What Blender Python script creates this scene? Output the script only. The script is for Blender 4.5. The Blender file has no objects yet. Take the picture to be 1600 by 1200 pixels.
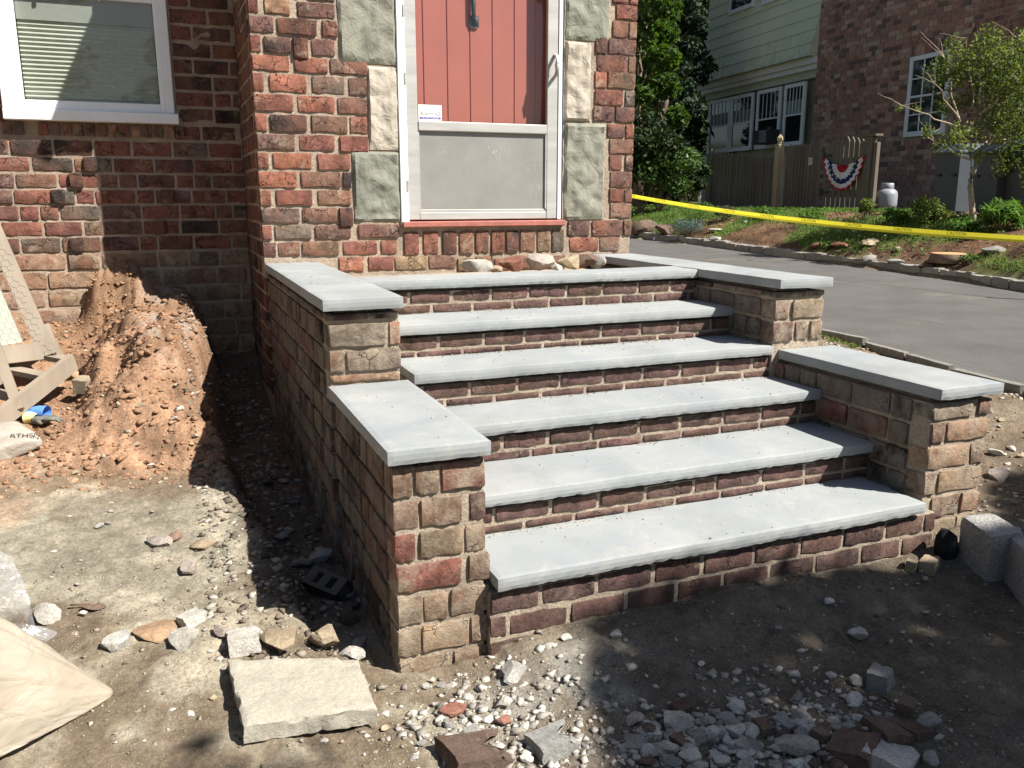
import bpy, bmesh, math, random
import numpy as np
from mathutils import Vector, Matrix, Euler
rnd = random.Random(7); nr = np.random.default_rng(11)
S = bpy.context.scene
COL = S.collection

# ------------------------------------------------------------------ camera, sky, sun, exposure
CAM = Vector((-0.992, -2.571, 1.292)); YAW, PIT, FPX = math.radians(22.069), math.radians(-12.456), 1325.9
cd = bpy.data.cameras.new('camera'); cam = bpy.data.objects.new('camera', cd); COL.objects.link(cam)
cam.location = CAM; cam.rotation_euler = (math.pi/2 + PIT, 0, -YAW)
cd.sensor_width = 36; cd.lens = FPX/1600*36; cd.clip_start = 0.02; cd.clip_end = 500
S.camera = cam
SUN = Vector((-0.63, 0.62, -1.0)).normalized()          # the way the light travels
el = math.asin(-SUN.z); az = math.atan2(-SUN.x, -SUN.y)  # compass angle of the sun from +y towards +x
w = bpy.data.worlds.new('World'); S.world = w; w.use_nodes = True
nt = w.node_tree; bg = nt.nodes['Background']
sk = nt.nodes.new('ShaderNodeTexSky'); sk.sky_type = 'NISHITA'; sk.sun_disc = False
sk.sun_elevation = el; sk.sun_rotation = az
nt.links.new(sk.outputs[0], bg.inputs[0]); bg.inputs[1].default_value = 0.05
sl = bpy.data.lights.new('sun', 'SUN'); sl.energy = 5.0; sl.angle = math.radians(0.5); sl.color = (1, .955, .88)
so = bpy.data.objects.new('sun', sl); COL.objects.link(so); so.rotation_euler = SUN.to_track_quat('-Z', 'Y').to_euler(); so.location = (6, -6, 12)
S.view_settings.view_transform = 'Standard'; S.view_settings.look = 'None'; S.view_settings.gamma = 1
S.view_settings.use_curve_mapping = False; S.view_settings.exposure = 1.18
S.cycles.max_bounces = 8; S.cycles.transparent_max_bounces = 16

# ------------------------------------------------------------------ helpers
FW = Vector((math.sin(YAW)*math.cos(PIT), math.cos(YAW)*math.cos(PIT), math.sin(PIT)))
RT = Vector((math.cos(YAW), -math.sin(YAW), 0)); UP = RT.cross(FW)
def ray(px, py): return FW + RT*((px-800)/FPX) + UP*((600-py)/FPX)
def at(px, py, ax, v):
    d = ray(px, py); i = 'xyz'.index(ax); return CAM + d*((v-CAM[i])/d[i])
def atd(px, py, depth): return CAM + ray(px, py)*depth

def node(t, kind, **kw):
    n = t.nodes.new('ShaderNode'+kind)
    for k, v in kw.items():
        if k.startswith('i_'): n.inputs[k[2:].replace('_', ' ')].default_value = v
        else: setattr(n, k, v)
    return n
class M:
    def __init__(s, name, rough=.85, spec=.3):
        s.m = bpy.data.materials.new(name); s.m.use_nodes = True; s.t = s.m.node_tree
        s.b = s.t.nodes['Principled BSDF']; s.b.inputs['Roughness'].default_value = rough
        s.b.inputs['Specular IOR Level'].default_value = spec
        s.pos = node(s.t, 'NewGeometry').outputs['Position']; s.off = None
    def L(s, a, b): s.t.links.new(a, b)
    def objoff(s):
        oi = node(s.t, 'ObjectInfo'); s.oi = oi
        m = node(s.t, 'Math', operation='MULTIPLY'); m.inputs[1].default_value = 37.; s.L(oi.outputs['Random'], m.inputs[0])
        a = node(s.t, 'VectorMath', operation='ADD'); s.L(s.pos, a.inputs[0]); s.L(m.outputs[0], a.inputs[1]); s.pos = a.outputs[0]
    def noise(s, scale, detail=4, rough=.55, stretch=None, dist=0):
        p = s.pos
        if stretch:
            mp = node(s.t, 'Mapping'); mp.inputs['Scale'].default_value = stretch; s.L(p, mp.inputs[0]); p = mp.outputs[0]
        n = node(s.t, 'TexNoise'); n.inputs['Scale'].default_value = scale; n.inputs['Detail'].default_value = detail
        n.inputs['Roughness'].default_value = rough; n.inputs['Distortion'].default_value = dist; s.L(p, n.inputs[0]); return n.outputs[0]
    def vor(s, scale, feature='F1', warp=0., out='Distance'):
        p = s.pos
        if warp:
            n = node(s.t, 'TexNoise'); n.inputs['Scale'].default_value = scale*1.3; n.inputs['Detail'].default_value = 3; s.L(p, n.inputs[0])
            v = node(s.t, 'VectorMath', operation='SCALE'); v.inputs['Scale'].default_value = warp; s.L(n.outputs['Color'], v.inputs[0])
            a = node(s.t, 'VectorMath', operation='ADD'); s.L(p, a.inputs[0]); s.L(v.outputs[0], a.inputs[1]); p = a.outputs[0]
        n = node(s.t, 'TexVoronoi', feature=feature); n.inputs['Scale'].default_value = scale; s.L(p, n.inputs[0]); return n.outputs[out]
    def ramp(s, f, stops, interp='LINEAR'):
        r = node(s.t, 'ValToRGB'); r.color_ramp.interpolation = interp; e = r.color_ramp.elements
        while len(e) < len(stops): e.new(.5)
        for q, (p, c) in zip(e, stops):
            q.position = p; q.color = (c, c, c, 1) if isinstance(c, (int, float)) else (*c, 1)
        s.L(f, r.inputs[0]); return r.outputs[0]
    def mix(s, a, b, f, mode='MIX'):
        n = node(s.t, 'Mix', data_type='RGBA', blend_type=mode)
        for isf, sock, v in ((1, n.inputs[0], f), (0, n.inputs[6], a), (0, n.inputs[7], b)):
            if isinstance(v, (int, float)): sock.default_value = v if isf else (v, v, v, 1)
            elif isinstance(v, tuple): sock.default_value = (*v, 1)
            else: s.L(v, sock)
        return n.outputs[2]
    def mth(s, op, a, b):
        n = node(s.t, 'Math', operation=op)
        for i, v in enumerate((a, b)):
            if isinstance(v, (int, float)): n.inputs[i].default_value = v
            else: s.L(v, n.inputs[i])
        return n.outputs[0]
    def attr(s, name): return node(s.t, 'Attribute', attribute_name=name).outputs['Color']
    def color(s, c):
        if isinstance(c, tuple): s.b.inputs['Base Color'].default_value = (*c, 1)
        else: s.L(c, s.b.inputs['Base Color'])
    def bump(s, h, strength=.5, dist=.01):
        n = node(s.t, 'Bump'); n.inputs['Strength'].default_value = strength; n.inputs['Distance'].default_value = dist
        s.L(h, n.inputs['Height'])
        pr = s.b.inputs['Normal']
        if pr.is_linked: s.L(pr.links[0].from_socket, n.inputs['Normal'])
        s.L(n.outputs[0], pr)
MATS = {}
def simple(name, c, rough=.6, spec=.4, vary=.12, scale=6, metal=0, bump=0, bscale=60, stretch=None):
    if name in MATS: return MATS[name]
    m = M(name, rough, spec); n = m.noise(scale, 5, stretch=stretch)
    k = m.ramp(n, [(.3, 1-vary), (.7, 1+vary)])
    m.color(m.mix(c, k, 1., 'MULTIPLY')); m.b.inputs['Metallic'].default_value = metal
    if bump: m.bump(m.noise(bscale, 4, stretch=stretch), bump, .004)
    MATS[name] = m.m; return m.m

def brick_mat(name, smear=.25, smear_col=(.42, .33, .24), crack=.5, hue=.6):
    m = M(name, .92, .2); m.objoff()
    c = m.oi.outputs['Color']
    n1 = m.ramp(m.noise(9, 5, .6), [(.3, .55), (.7, 1.35)]); c = m.mix(c, n1, 1., 'MULTIPLY')
    n2 = m.ramp(m.noise(55, 4, .7), [(.35, .72), (.65, 1.2)]); c = m.mix(c, n2, 1., 'MULTIPLY')
    hu = m.ramp(m.noise(5, 3), [(.42, 0.), (.68, hue)]); c = m.mix(c, (.26, .11, .07), hu)
    dk = m.ramp(m.noise(13, 7, .75), [(.50, 0.), (.68, .85)]); c = m.mix(c, (.035, .026, .024), m.mix(0., dk, .75))
    cr = m.ramp(m.vor(9, 'DISTANCE_TO_EDGE', .16), [(.0, 1.), (.030, 0.)])
    crm = m.ramp(m.noise(7, 2), [(.60-.12*crack, 0.), (.68-.12*crack, 1.)])
    crack_f = m.mth('MULTIPLY', cr, crm)
    c = m.mix(c, (.018, .012, .01), m.mth('MULTIPLY', crack_f, .9))
    sm = m.ramp(m.noise(7, 8, .72, dist=.6), [(.62-.3*smear, 0.), (.80-.3*smear, .9)])
    c = m.mix(c, smear_col, sm)
    m.color(c)
    h = m.mth('ADD', m.noise(42, 8, .8), m.mth('MULTIPLY', m.noise(11, 5, .7), .9))
    m.bump(h, 1., .010); m.bump(m.ramp(crack_f, [(0, 1.), (1, 0.)]), .9, .006)
    return m.m
def mortar_mat(name, c, c2):
    m = M(name, .95, .15)
    a = m.mix(c, c2, m.ramp(m.noise(5, 6, .65), [(.35, 0.), (.65, 1.)]))
    a = m.mix(a, m.ramp(m.noise(120, 3, .7), [(.3, .65), (.7, 1.3)]), 1., 'MULTIPLY'); m.color(a)
    m.bump(m.noise(45, 6, .75), .9, .012); return m.m
BR = brick_mat('clinker_brick', .22, (.40, .31, .23), 1.1)
BRC = brick_mat('dusty_brick', .62, (.33, .27, .20), .6, .12)
BRS = brick_mat('shade_tinted_side_brick', .62, (.21, .18, .15), .3, .1)  # mortar-smeared brick with the side faces' shade put into its colour
BRR = brick_mat('riser_brick', .16, (.30, .245, .19), .2, .1)
BRF = brick_mat('foundation_stone', .5, (.38, .29, .20), .6)
MO = mortar_mat('wall_mortar', (.42, .34, .26), (.28, .22, .17))
MOS = mortar_mat('step_mortar', (.42, .35, .265), (.27, .22, .17))

def tag(o, label=None, cat=None, group=None, kind=None):
    if label: o['label'] = label
    if cat: o['category'] = cat
    if group: o['group'] = group
    if kind: o['kind'] = kind
    return o
def link(o, parent=None):
    COL.objects.link(o)
    if parent is not None: o.parent = parent
    return o
def empty(name, loc=(0, 0, 0), rz=0):
    o = bpy.data.objects.new(name, None); o.location = loc; o.rotation_euler = (0, 0, rz); o.empty_display_size = .1; return link(o)
def mesh(name, V, F, mat=None, smooth=False):
    me = bpy.data.meshes.new(name); me.from_pydata([tuple(v) for v in V], [], [tuple(f) for f in F])
    if mat: me.materials.append(mat)
    if smooth: me.polygons.foreach_set('use_smooth', [True]*len(me.polygons))
    me.update(); return me
def ob(name, me, parent=None, loc=(0, 0, 0), rot=(0, 0, 0), sc=(1, 1, 1)):
    o = bpy.data.objects.new(name, me); o.location = loc; o.rotation_euler = rot; o.scale = sc; return link(o, parent)
def quads_np(name, V, mat, nper=4):
    """V: (N,nper,3) array -> mesh of N separate polygons"""
    V = np.asarray(V, np.float32); N = len(V); me = bpy.data.meshes.new(name)
    me.vertices.add(N*nper); me.vertices.foreach_set('co', V.reshape(-1))
    me.loops.add(N*nper); me.loops.foreach_set('vertex_index', np.arange(N*nper, dtype=np.int32))
    me.polygons.add(N); me.polygons.foreach_set('loop_start', np.arange(0, N*nper, nper, dtype=np.int32))
    me.update(calc_edges=True); me.materials.append(mat); return me
def boxgrid(nx, ny, nz):
    """surface lattice of the unit cube centred at origin"""
    idx = {}; V = []; F = []
    def vid(i, j, k):
        if (i, j, k) not in idx: idx[(i, j, k)] = len(V); V.append((i/nx-.5, j/ny-.5, k/nz-.5))
        return idx[(i, j, k)]
    for i in range(nx):
        for j in range(ny):
            F.append((vid(i, j, 0), vid(i, j+1, 0), vid(i+1, j+1, 0), vid(i+1, j, 0)))
            F.append((vid(i, j, nz), vid(i+1, j, nz), vid(i+1, j+1, nz), vid(i, j+1, nz)))
    for i in range(nx):
        for k in range(nz):
            F.append((vid(i, 0, k), vid(i+1, 0, k), vid(i+1, 0, k+1), vid(i, 0, k+1)))
            F.append((vid(i, ny, k), vid(i, ny, k+1), vid(i+1, ny, k+1), vid(i+1, ny, k)))
    for j in range(ny):
        for k in range(nz):
            F.append((vid(0, j, k), vid(0, j, k+1), vid(0, j+1, k+1), vid(0, j+1, k)))
            F.append((vid(nx, j, k), vid(nx, j+1, k), vid(nx, j+1, k+1), vid(nx, j, k+1)))
    return np.array(V), F
class MB:
    """collects shapes into one mesh"""
    def __init__(s): s.V = []; s.F = []
    def add(s, V, F):
        o = len(s.V); s.V += [tuple(v) for v in V]; s.F += [tuple(i+o for i in f) for f in F]; return s
    def box(s, x0, x1, y0, y1, z0, z1, b=0):
        if b:
            bm = bmesh.new(); bmesh.ops.create_cube(bm, size=1)
            for v in bm.verts: v.co = Vector(((x0+x1)/2+v.co.x*(x1-x0), (y0+y1)/2+v.co.y*(y1-y0), (z0+z1)/2+v.co.z*(z1-z0)))
            bmesh.ops.bevel(bm, geom=bm.edges[:], offset=b, segments=1, affect='EDGES')
            bm.verts.index_update(); s.add([v.co[:] for v in bm.verts], [[v.index for v in f.verts] for f in bm.faces]); bm.free(); return s
        V = [(x, y, z) for z in (z0, z1) for y in (y0, y1) for x in (x0, x1)]
        return s.add(V, [(0, 2, 3, 1), (4, 5, 7, 6), (0, 1, 5, 4), (2, 6, 7, 3), (0, 4, 6, 2), (1, 3, 7, 5)])
    def tube(s, pts, rad, n=8, cap=True):
        pts = [Vector(p) for p in pts]; r = rad if isinstance(rad, (list, tuple)) else [rad]*len(pts); rings = []
        up = Vector((0, 0, 1))
        for i, p in enumerate(pts):
            d = (pts[min(i+1, len(pts)-1)]-pts[max(i-1, 0)]).normalized()
            a = d.cross(up if abs(d.z) < .95 else Vector((1, 0, 0))).normalized(); b = d.cross(a)
            rings.append([p + (a*math.cos(t)+b*math.sin(t))*r[i] for t in [2*math.pi*k/n for k in range(n)]])
        V = [v for rg in rings for v in rg]; F = []
        for i in range(len(pts)-1):
            for k in range(n): F.append((i*n+k, i*n+(k+1) % n, (i+1)*n+(k+1) % n, (i+1)*n+k))
        if cap: F.append(tuple(range(n-1, -1, -1))); F.append(tuple((len(pts)-1)*n+k for k in range(n)))
        return s.add(V, F)
    def beam(s, a, b, w_, t_, up=(0, 0, 1)):
        a, b = Vector(a), Vector(b); d = (b-a).normalized(); sx = d.cross(Vector(up)).normalized()*w_/2; sy = d.cross(sx).normalized()*t_/2
        V = [p+i*sx+j*sy for p in (a, b) for i, j in ((-1, -1), (1, -1), (1, 1), (-1, 1))]
        return s.add(V, [(0, 1, 2, 3), (7, 6, 5, 4), (0, 4, 5, 1), (1, 5, 6, 2), (2, 6, 7, 3), (3, 7, 4, 0)])
    def lathe(s, prof, n=16, c=(0, 0, 0)):
        V = [(c[0]+r*math.cos(2*math.pi*k/n), c[1]+r*math.sin(2*math.pi*k/n), c[2]+z) for r, z in prof for k in range(n)]; F = []
        for i in range(len(prof)-1):
            for k in range(n): F.append((i*n+k, i*n+(k+1) % n, (i+1)*n+(k+1) % n, (i+1)*n+k))
        F.append(tuple(range(n-1, -1, -1))); F.append(tuple((len(prof)-1)*n+k for k in range(n)))
        return s.add(V, F)
    def build(s, name, mat, parent=None, smooth=False, **kw):
        me = mesh(name, s.V, s.F, mat, smooth); bm = bmesh.new(); bm.from_mesh(me); bmesh.ops.recalc_face_normals(bm, faces=bm.faces); bm.to_mesh(me); bm.free()
        return ob(name, me, parent, **kw)
def text_obj(name, body, size, mat, parent, mw, extr=.0008, align='CENTER'):
    cu = bpy.data.curves.new(name, 'FONT'); cu.body = body; cu.size = size; cu.extrude = extr; cu.align_x = align; cu.align_y = 'CENTER'
    t = bpy.data.objects.new(name, cu); COL.objects.link(t); bpy.context.view_layer.update()
    me = bpy.data.meshes.new_from_object(t.evaluated_get(bpy.context.evaluated_depsgraph_get())); bpy.data.objects.remove(t)
    me.transform(mw); me.materials.clear(); me.materials.append(mat); o = ob(name, me, parent); return o
# numpy value noise (fbm)
def _h(ix, iy, iz, sd):
    n = (ix.astype(np.int64)*374761393 + iy.astype(np.int64)*668265263 + iz.astype(np.int64)*2147483647 + sd*1274126177) & 0xffffffff
    n = ((n ^ (n >> 13))*1274126177) & 0xffffffff; n = n ^ (n >> 16); return (n & 0xffff)/65535.
def vnoise(x, y, z=0., sd=0):
    x, y, z = np.broadcast_arrays(np.asarray(x, float), np.asarray(y, float), np.asarray(z, float))
    ix, iy, iz = np.floor(x), np.floor(y), np.floor(z); fx, fy, fz = x-ix, y-iy, z-iz
    fx, fy, fz = [t*t*(3-2*t) for t in (fx, fy, fz)]; r = 0
    for a in (0, 1):
        for b in (0, 1):
            for c in (0, 1):
                r = r + _h(ix+a, iy+b, iz+c, sd)*(fx if a else 1-fx)*(fy if b else 1-fy)*(fz if c else 1-fz)
    return r*2-1
def fbm(x, y, z=0., o=4, sd=0, g=.5):
    r = 0; a = 1.; x = np.asarray(x, float); y = np.asarray(y, float); z = np.asarray(z, float)
    x, y = x*.78-y*.62+.31*z, x*.62+y*.78+.17*z
    for i in range(o): r = r+a*vnoise(x, y, z, sd+i*17); a *= g; x, y, z = 2*(x*.8-y*.6)+3.1, 2*(x*.6+y*.8)+1.7, z*2.1
    return r
def sst(a, b, x): t = np.clip((x-a)/(b-a), 0, 1); return t*t*(3-2*t)

# ------------------------------------------------------------------ terrain heights
DRA, DRB = .12, .03     # driveway plane z = DRA + DRB*y
def atp(px, py, a=DRA, b=DRB):
    d = ray(px, py); return CAM + d*((a+b*CAM.y-CAM.z)/(d.z-b*d.y))
near_pts = [(4.35, 6.5), (4.04, 2.95), (3.93, 2.29), (3.85, 1.72), (3.74, .9), (3.5, -.8), (3.1, -3.5), (2.6, -8)]
far_pts = [(7.0, 22.), (7.5, 14.), (7.64, 12.32), (7.95, 10.51), (7.95, 8.47), (8.02, 7.23), (8.08, 6.11), (8.05, 5.06), (7.93, 4.09), (7.7, 2.5), (7.3, 0), (6.6, -3.5), (5.5, -8)]
npn = np.array(near_pts)[::-1]; npf = np.array(far_pts)[::-1]
def xnear(y): return np.interp(y, npn[:, 1], npn[:, 0])
def xfar(y): return np.interp(y, npf[:, 1], npf[:, 0])
TH = math.radians(6); ND = Vector((math.cos(TH), -math.sin(TH), 0)); NDD = 14.70
def xwall(y): return (NDD + math.sin(TH)*y)/math.cos(TH)
CP = [(-.78, .39, -.145), (-.98, 1.58, -.06), (-1.25, .5, -.16), (-1.5, 0, -.21), (-.9, -.2, -.26), (-.5, -.45, -.31), (-1.3, 1.1, -.1), (-1.35, 1.9, -.02),
      (-1.65, 2.6, .13), (-1.62, 3.1, .24), (-1.6, 3.6, .33), (-1.7, 4.1, .42), (-2.6, 2, .1), (-2.6, 0, -.2), (-3, 4, .45), (-1.15, 2.6, .12), (-1.15, 4.1, .42), (-.5, 4.1, .3),
      (-.36, -.02, -.315), (-.2, -.05, -.335), (-.05, -.03, -.31), (.08, -.02, -.245), (.35, -.03, -.24), (.9, -.05, -.22), (1.3, -.04, -.232), (2.0, -.04, -.245), (2.13, -.03, -.175), (2.37, -.02, -.17),
      (-.1, -.4, -.32), (.5, -.5, -.31), (1.2, -.6, -.31), (1.9, -.5, -.31), (2.4, -.6, -.32), (-.5, -1.2, -.34), (.5, -1.3, -.33), (1.8, -1.5, -.33), (-1.6, -1, -.32), (-1.5, -3, -.4), (1, -4, -.4), (-4, -2, -.3), (3, -3, -.25), (-4, -6, -.5), (4, -7, -.3),
      (2.6, .5, -.12), (2.5, 1.1, -.02), (2.5, 2.2, .1), (3.2, .6, .06), (3.0, 0, -.08), (3.4, -.6, -.05), (3.1, 1.6, .13), (2.6, 3.4, .16), (3.3, 3, .18), (-.2, 2, -.1), (1, 1, -.2), (1.5, 2.5, 0), (-5, 4, .4), (-6, 0, 0)]
CPa = np.array(CP); _K = np.sqrt(((CPa[:, None, :2]-CPa[None, :, :2])**2).sum(-1)+.0)
_A = np.block([[_K, np.ones((len(CP), 1)), CPa[:, :2]], [np.ones((1, len(CP))), np.zeros((1, 3))], [CPa[:, :2].T, np.zeros((2, 3))]])
_W = np.linalg.solve(_A, np.concatenate([CPa[:, 2], np.zeros(3)]))
def Hbase(x, y):
    sh = x.shape; x = x.ravel(); y = y.ravel(); r = _W[-3]+_W[-2]*x+_W[-1]*y
    for i, (a, b, _) in enumerate(CP): r = r+_W[i]*np.sqrt((x-a)**2+(y-b)**2+.0009)
    return r.reshape(sh)
def H(x, y, fine=True):
    x = np.asarray(x, float); y = np.asarray(y, float); x, y = np.broadcast_arrays(x, y)
    z = Hbase(x, y)
    # mound of dug soil beside the wall
    wx = x + .07*fbm(x*3, y*3, sd=5); wy = y+.08*fbm(x*3+9, y*3, sd=6)
    top = np.interp(y, [1.7, 1.95, 2.2, 2.5, 2.9, 3.4, 3.9, 4.2], [0, .05, .24, .40, .50, .50, .56, .72])
    side = sst(-1.62, -1.32, wx)*(1-sst(-.92, -.74, wx))*sst(1.65, 2.0, wy)
    side = side*(1-.45*np.exp(-((x+1.28)/.09)**2-((y-2.75)/.25)**2))
    left = np.interp(x, [-1.5, -1.2, -.95], [.75, 1., .98])
    z = np.where((y < 4.4) & (x < -.3) & (x > -1.9), np.maximum(z, z*(1-side)+side*top*left*(1+.10*fbm(x*5, y*5, sd=8))), z)
    # clump of earth stuck against the wall
    z = z + .20*np.exp(-(((x+1.34)/.21)**4)-((y-4.15)/.25)**2)*(1+.35*fbm(x*9, y*9, sd=12))
    # trench beside the side wall
    fl = np.interp(y, [-.3, 0, .9, 1.6, 2.8, 3.75, 4.2], [-.31, -.315, -.33, -.295, -.24, -.06, .15])
    e0 = np.interp(y, [-.1, .3, 1.2, 2, 4], [-.42, -.66, -.80, -.86, -.86]); e1 = e0+np.interp(y, [0, 1.5, 2.2, 4], [.1, .12, .16, .2])
    tr = sst(0, 1, (wx-e0)/(e1-e0))*sst(-.15, .1, y)*(x < 0)*(y < 4.4)
    z = z*(1-tr)+np.minimum(fl, z)*tr
    z = np.where((x > -.33) & (x < 2.3) & (y > .04) & (y < 4.0), -.35, z)
    dz = DRA+DRB*y; xn = xnear(y); xf = xfar(y); xw = xwall(y)
    on_drive = sst(-.35, -.02, x-xn)
    z = z*(1-on_drive)+(dz-.03)*on_drive
    bt = np.clip((x-xf)/2.7, 0, 1)
    zb = dz+.09+(1.0-dz-.09)*(bt*(2-bt))**.9
    bk = sst(.02, .10, x-xf); z = z*(1-bk)+zb*bk
    far = sst(8, 14, y)*(x > 2.2)*(x < xf); z = z  # driveway keeps its plane
    z = np.where(y > 26, np.maximum(z, .9), z)
    if fine:
        flat = 1-((x > xn-.05) & (x < xf+.03)).astype(float)
        amp = .010+.012*sst(1.2, 2.2, y)*(x < -.4)
        z = z+flat*(amp*fbm(x*4, y*4, o=4, sd=1)+.0075*fbm(x*22, y*22, o=3, sd=2, g=.6)+.006*sst(.25, .8, fbm(x*9, y*9, sd=3))*np.abs(fbm(x*50, y*50, o=2, sd=4)))
        rough = side*(y < 4.3)*(x < -.6)
        rg = 1-np.abs(fbm(x*7, y*4.5, z*5, o=4, sd=9)); fade = sst(1.9, 2.3, y)
        z = z+rough*(.035*fbm(x*6, y*6, o=3, sd=9)+.030*(.5-np.abs(fbm(x*15, y*15, o=3, sd=10)))+.018*fbm(x*30, y*30, o=2, sd=11))+0*rg*fade
    return z
def hz(x, y): return float(H(np.array([x]), np.array([y]), True)[0])
def ground_at(px, py):
    """the point of the ground seen at a place of the photograph"""
    d = ray(px, py); t = np.concatenate([np.linspace(1.3, 8, 1400), np.linspace(8.01, 40, 1500)])
    X = CAM.x+d.x*t; Y = CAM.y+d.y*t; Z = CAM.z+d.z*t; g = H(X, Y, False); k = int(np.argmax(Z < g)); return Vector((X[k], Y[k], Z[k]))

# ------------------------------------------------------------------ ground
def axis(lo, hi, fa, fb, step, grow):
    a = list(np.arange(fa, fb, step)); s = step
    while a[-1] < hi: s = min(s*grow, 6); a.append(a[-1]+s)
    s = step; b = [fa]
    while b[-1] > lo: s = min(s*grow, 6); b.append(b[-1]-s)
    return np.array(b[:0:-1]+a)
gx = axis(-90, 110, -2.2, 2.9, .014, 1.035); gy = axis(-90, 140, -1.5, 2.6, .014, 1.028)
GX, GY = np.meshgrid(gx, gy); GZ = H(GX, GY)
nxg, nyg = len(gx), len(gy)
me = bpy.data.meshes.new('ground'); V = np.stack([GX, GY, GZ], -1).reshape(-1, 3)
me.vertices.add(len(V)); me.vertices.foreach_set('co', V.ravel())
ii = (np.arange(nyg-1)[:, None]*nxg+np.arange(nxg-1)[None, :]).ravel(); Fq = np.stack([ii, ii+1, ii+1+nxg, ii+nxg], 1)
me.loops.add(Fq.size); me.loops.foreach_set('vertex_index', Fq.ravel().astype(np.int32)); me.polygons.add(len(Fq)); me.polygons.foreach_set('loop_start', np.arange(0, Fq.size, 4, dtype=np.int32))
me.update(calc_edges=True); me.polygons.foreach_set('use_smooth', np.ones(len(Fq), bool))
def col(c): return np.array(c)[None, None, :]
n1 = fbm(GX*2.2, GY*2.2, o=5, sd=20)[..., None]; n2 = fbm(GX*7, GY*7, o=4, sd=21)[..., None]; n3 = fbm(GX*1.1+4, GY*1.1, o=3, sd=22)[..., None]
brown = col((.27, .21, .145)); dust = col((.46, .41, .31)); grey = col((.30, .285, .25)); orange = col((.37, .215, .13)); darkb = col((.13, .095, .065)); pale = col((.52, .44, .33)); mulch = col((.15, .085, .05)); lawn = col((.10, .14, .035))
c = brown+0*n1
X3, Y3 = GX[..., None], GY[..., None]
c = c+(dust-c)*sst(-.35, .45, n1+.5*n2)*.85
gm = sst(-.25, .4, -np.hypot((X3+1.25)/.75, (Y3-1.05)/.5)+1.0+.4*n2); c = c+(col((.36, .335, .26))-c)*gm*.7
c = c+(pale-c)*sst(.35, .9, n2+.5*n1)*.35
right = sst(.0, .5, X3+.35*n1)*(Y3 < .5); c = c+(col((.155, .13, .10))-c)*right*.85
gg = np.exp(-((X3-.1)/.3)**2-((Y3+.35)/.3)**2)*(.6+.6*n2); c = c+(grey-c)*np.clip(gg, 0, .9)
om = sst(1.45, 2.0, Y3+.25*n1)*(X3 < -.3); c = c+(orange*(1+.25*n2)-c)*om*.92
om2 = sst(3.3, 4.1, Y3)*(X3 < -1.0); c = c+(col((.27, .16, .09))-c)*om2*.6
cr_ = sst(.05, .5, n2)*np.exp(-((X3+1.0)/.16)**2)*sst(2.3, 2.8, Y3)*(Y3 < 4.4); c = c+(col((.33, .28, .24))-c)*np.clip(cr_, 0, .9)
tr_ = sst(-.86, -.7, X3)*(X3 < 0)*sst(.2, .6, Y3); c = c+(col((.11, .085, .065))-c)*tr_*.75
c = c+(col((.24, .185, .13))-c)*(X3 > 2.4)*sst(-.3, .3, Y3)*.8
bank = sst(.0, .15, X3-xfar(GY)[..., None]); c = c+(mulch*(1+.5*n2)+.0-c)*bank
gr = bank*sst(.1, .5, .7*n3+.5*n2+.35*np.exp(-((X3-9.2)/1.0)**2)+.3*sst(8, 15, Y3)); c = c+(lawn*(1+.4*n2)-c)*gr*.85
far_ = sst(20, 24, Y3); c = c+(col((.05, .06, .025))-c)*far_
c = np.clip(c*(1+.16*n2)*.78, .01, .9)
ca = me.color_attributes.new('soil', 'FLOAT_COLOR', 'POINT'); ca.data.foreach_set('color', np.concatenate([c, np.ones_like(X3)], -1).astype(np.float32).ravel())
m = M('soil', .97, .1)
k = m.attr('soil'); k = m.mix(k, m.ramp(m.noise(70, 6, .75), [(.3, .6), (.7, 1.4)]), 1., 'MULTIPLY')
k = m.mix(k, m.ramp(m.noise(14, 5, .7), [(.3, .75), (.7, 1.25)]), 1., 'MULTIPLY')
spk = m.mth('MULTIPLY', m.ramp(m.vor(75, 'F1'), [(.16, 1.), (.30, 0.)]), m.ramp(m.noise(11, 3), [(.46, 0.), (.6, 1.)]))
k = m.mix(k, (.55, .48, .39), m.mth('MULTIPLY', spk, .45)); m.color(k)
m.bump(m.mth('ADD', m.noise(60, 8, .8), m.mth('MULTIPLY', spk, .7)), .9, .010); m.bump(m.noise(240, 3, .8), .5, .003)
me.materials.append(m.m); o = ob('ground', me); tag(o, 'dug over bare soil, orange by the wall and grey brown in front', kind='structure')

# ------------------------------------------------------------------ driveway
ys = np.concatenate([np.arange(-12, 0, .8), np.arange(0, 22, .4), np.arange(22, 40, 2)]); V = []; F = []; NX = 14
for y in ys:
    a, b = float(xnear(y)), float(xfar(y))
    for i in range(NX+1):
        t = i/NX; V.append((a+(b-a)*t, y, DRA+DRB*y+.004*math.sin(t*math.pi)))
for j in range(len(ys)-1):
    for i in range(NX): q = j*(NX+1)+i; F.append((q, q+1, q+NX+2, q+NX+1))
m = M('asphalt', .9, .25)
k = m.ramp(m.noise(2.2, 5), [(.3, (.082, .076, .072)), (.7, (.110, .103, .098))]); k = m.mix(k, m.ramp(m.noise(160, 3, .8), [(.35, .6), (.7, 1.45)]), 1., 'MULTIPLY')
k = m.mix(k, (.3, .28, .26), m.ramp(m.vor(30), [(.05, .8), (.09, 0.)])); k = m.mix(k, (.04, .038, .036), m.mth('MULTIPLY', m.ramp(m.vor(1.1, 'DISTANCE_TO_EDGE', .25), [(.0, .8), (.012, 0.)]), m.ramp(m.noise(.9, 2), [(.5, 0.), (.6, 1.)]))); k = m.mix(k, (.20, .17, .13), m.ramp(m.noise(.7, 7, .7, dist=1.), [(.56, 0.), (.75, .6)])); m.color(k); m.bump(m.noise(220, 3, .8), .6, .004)
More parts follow.
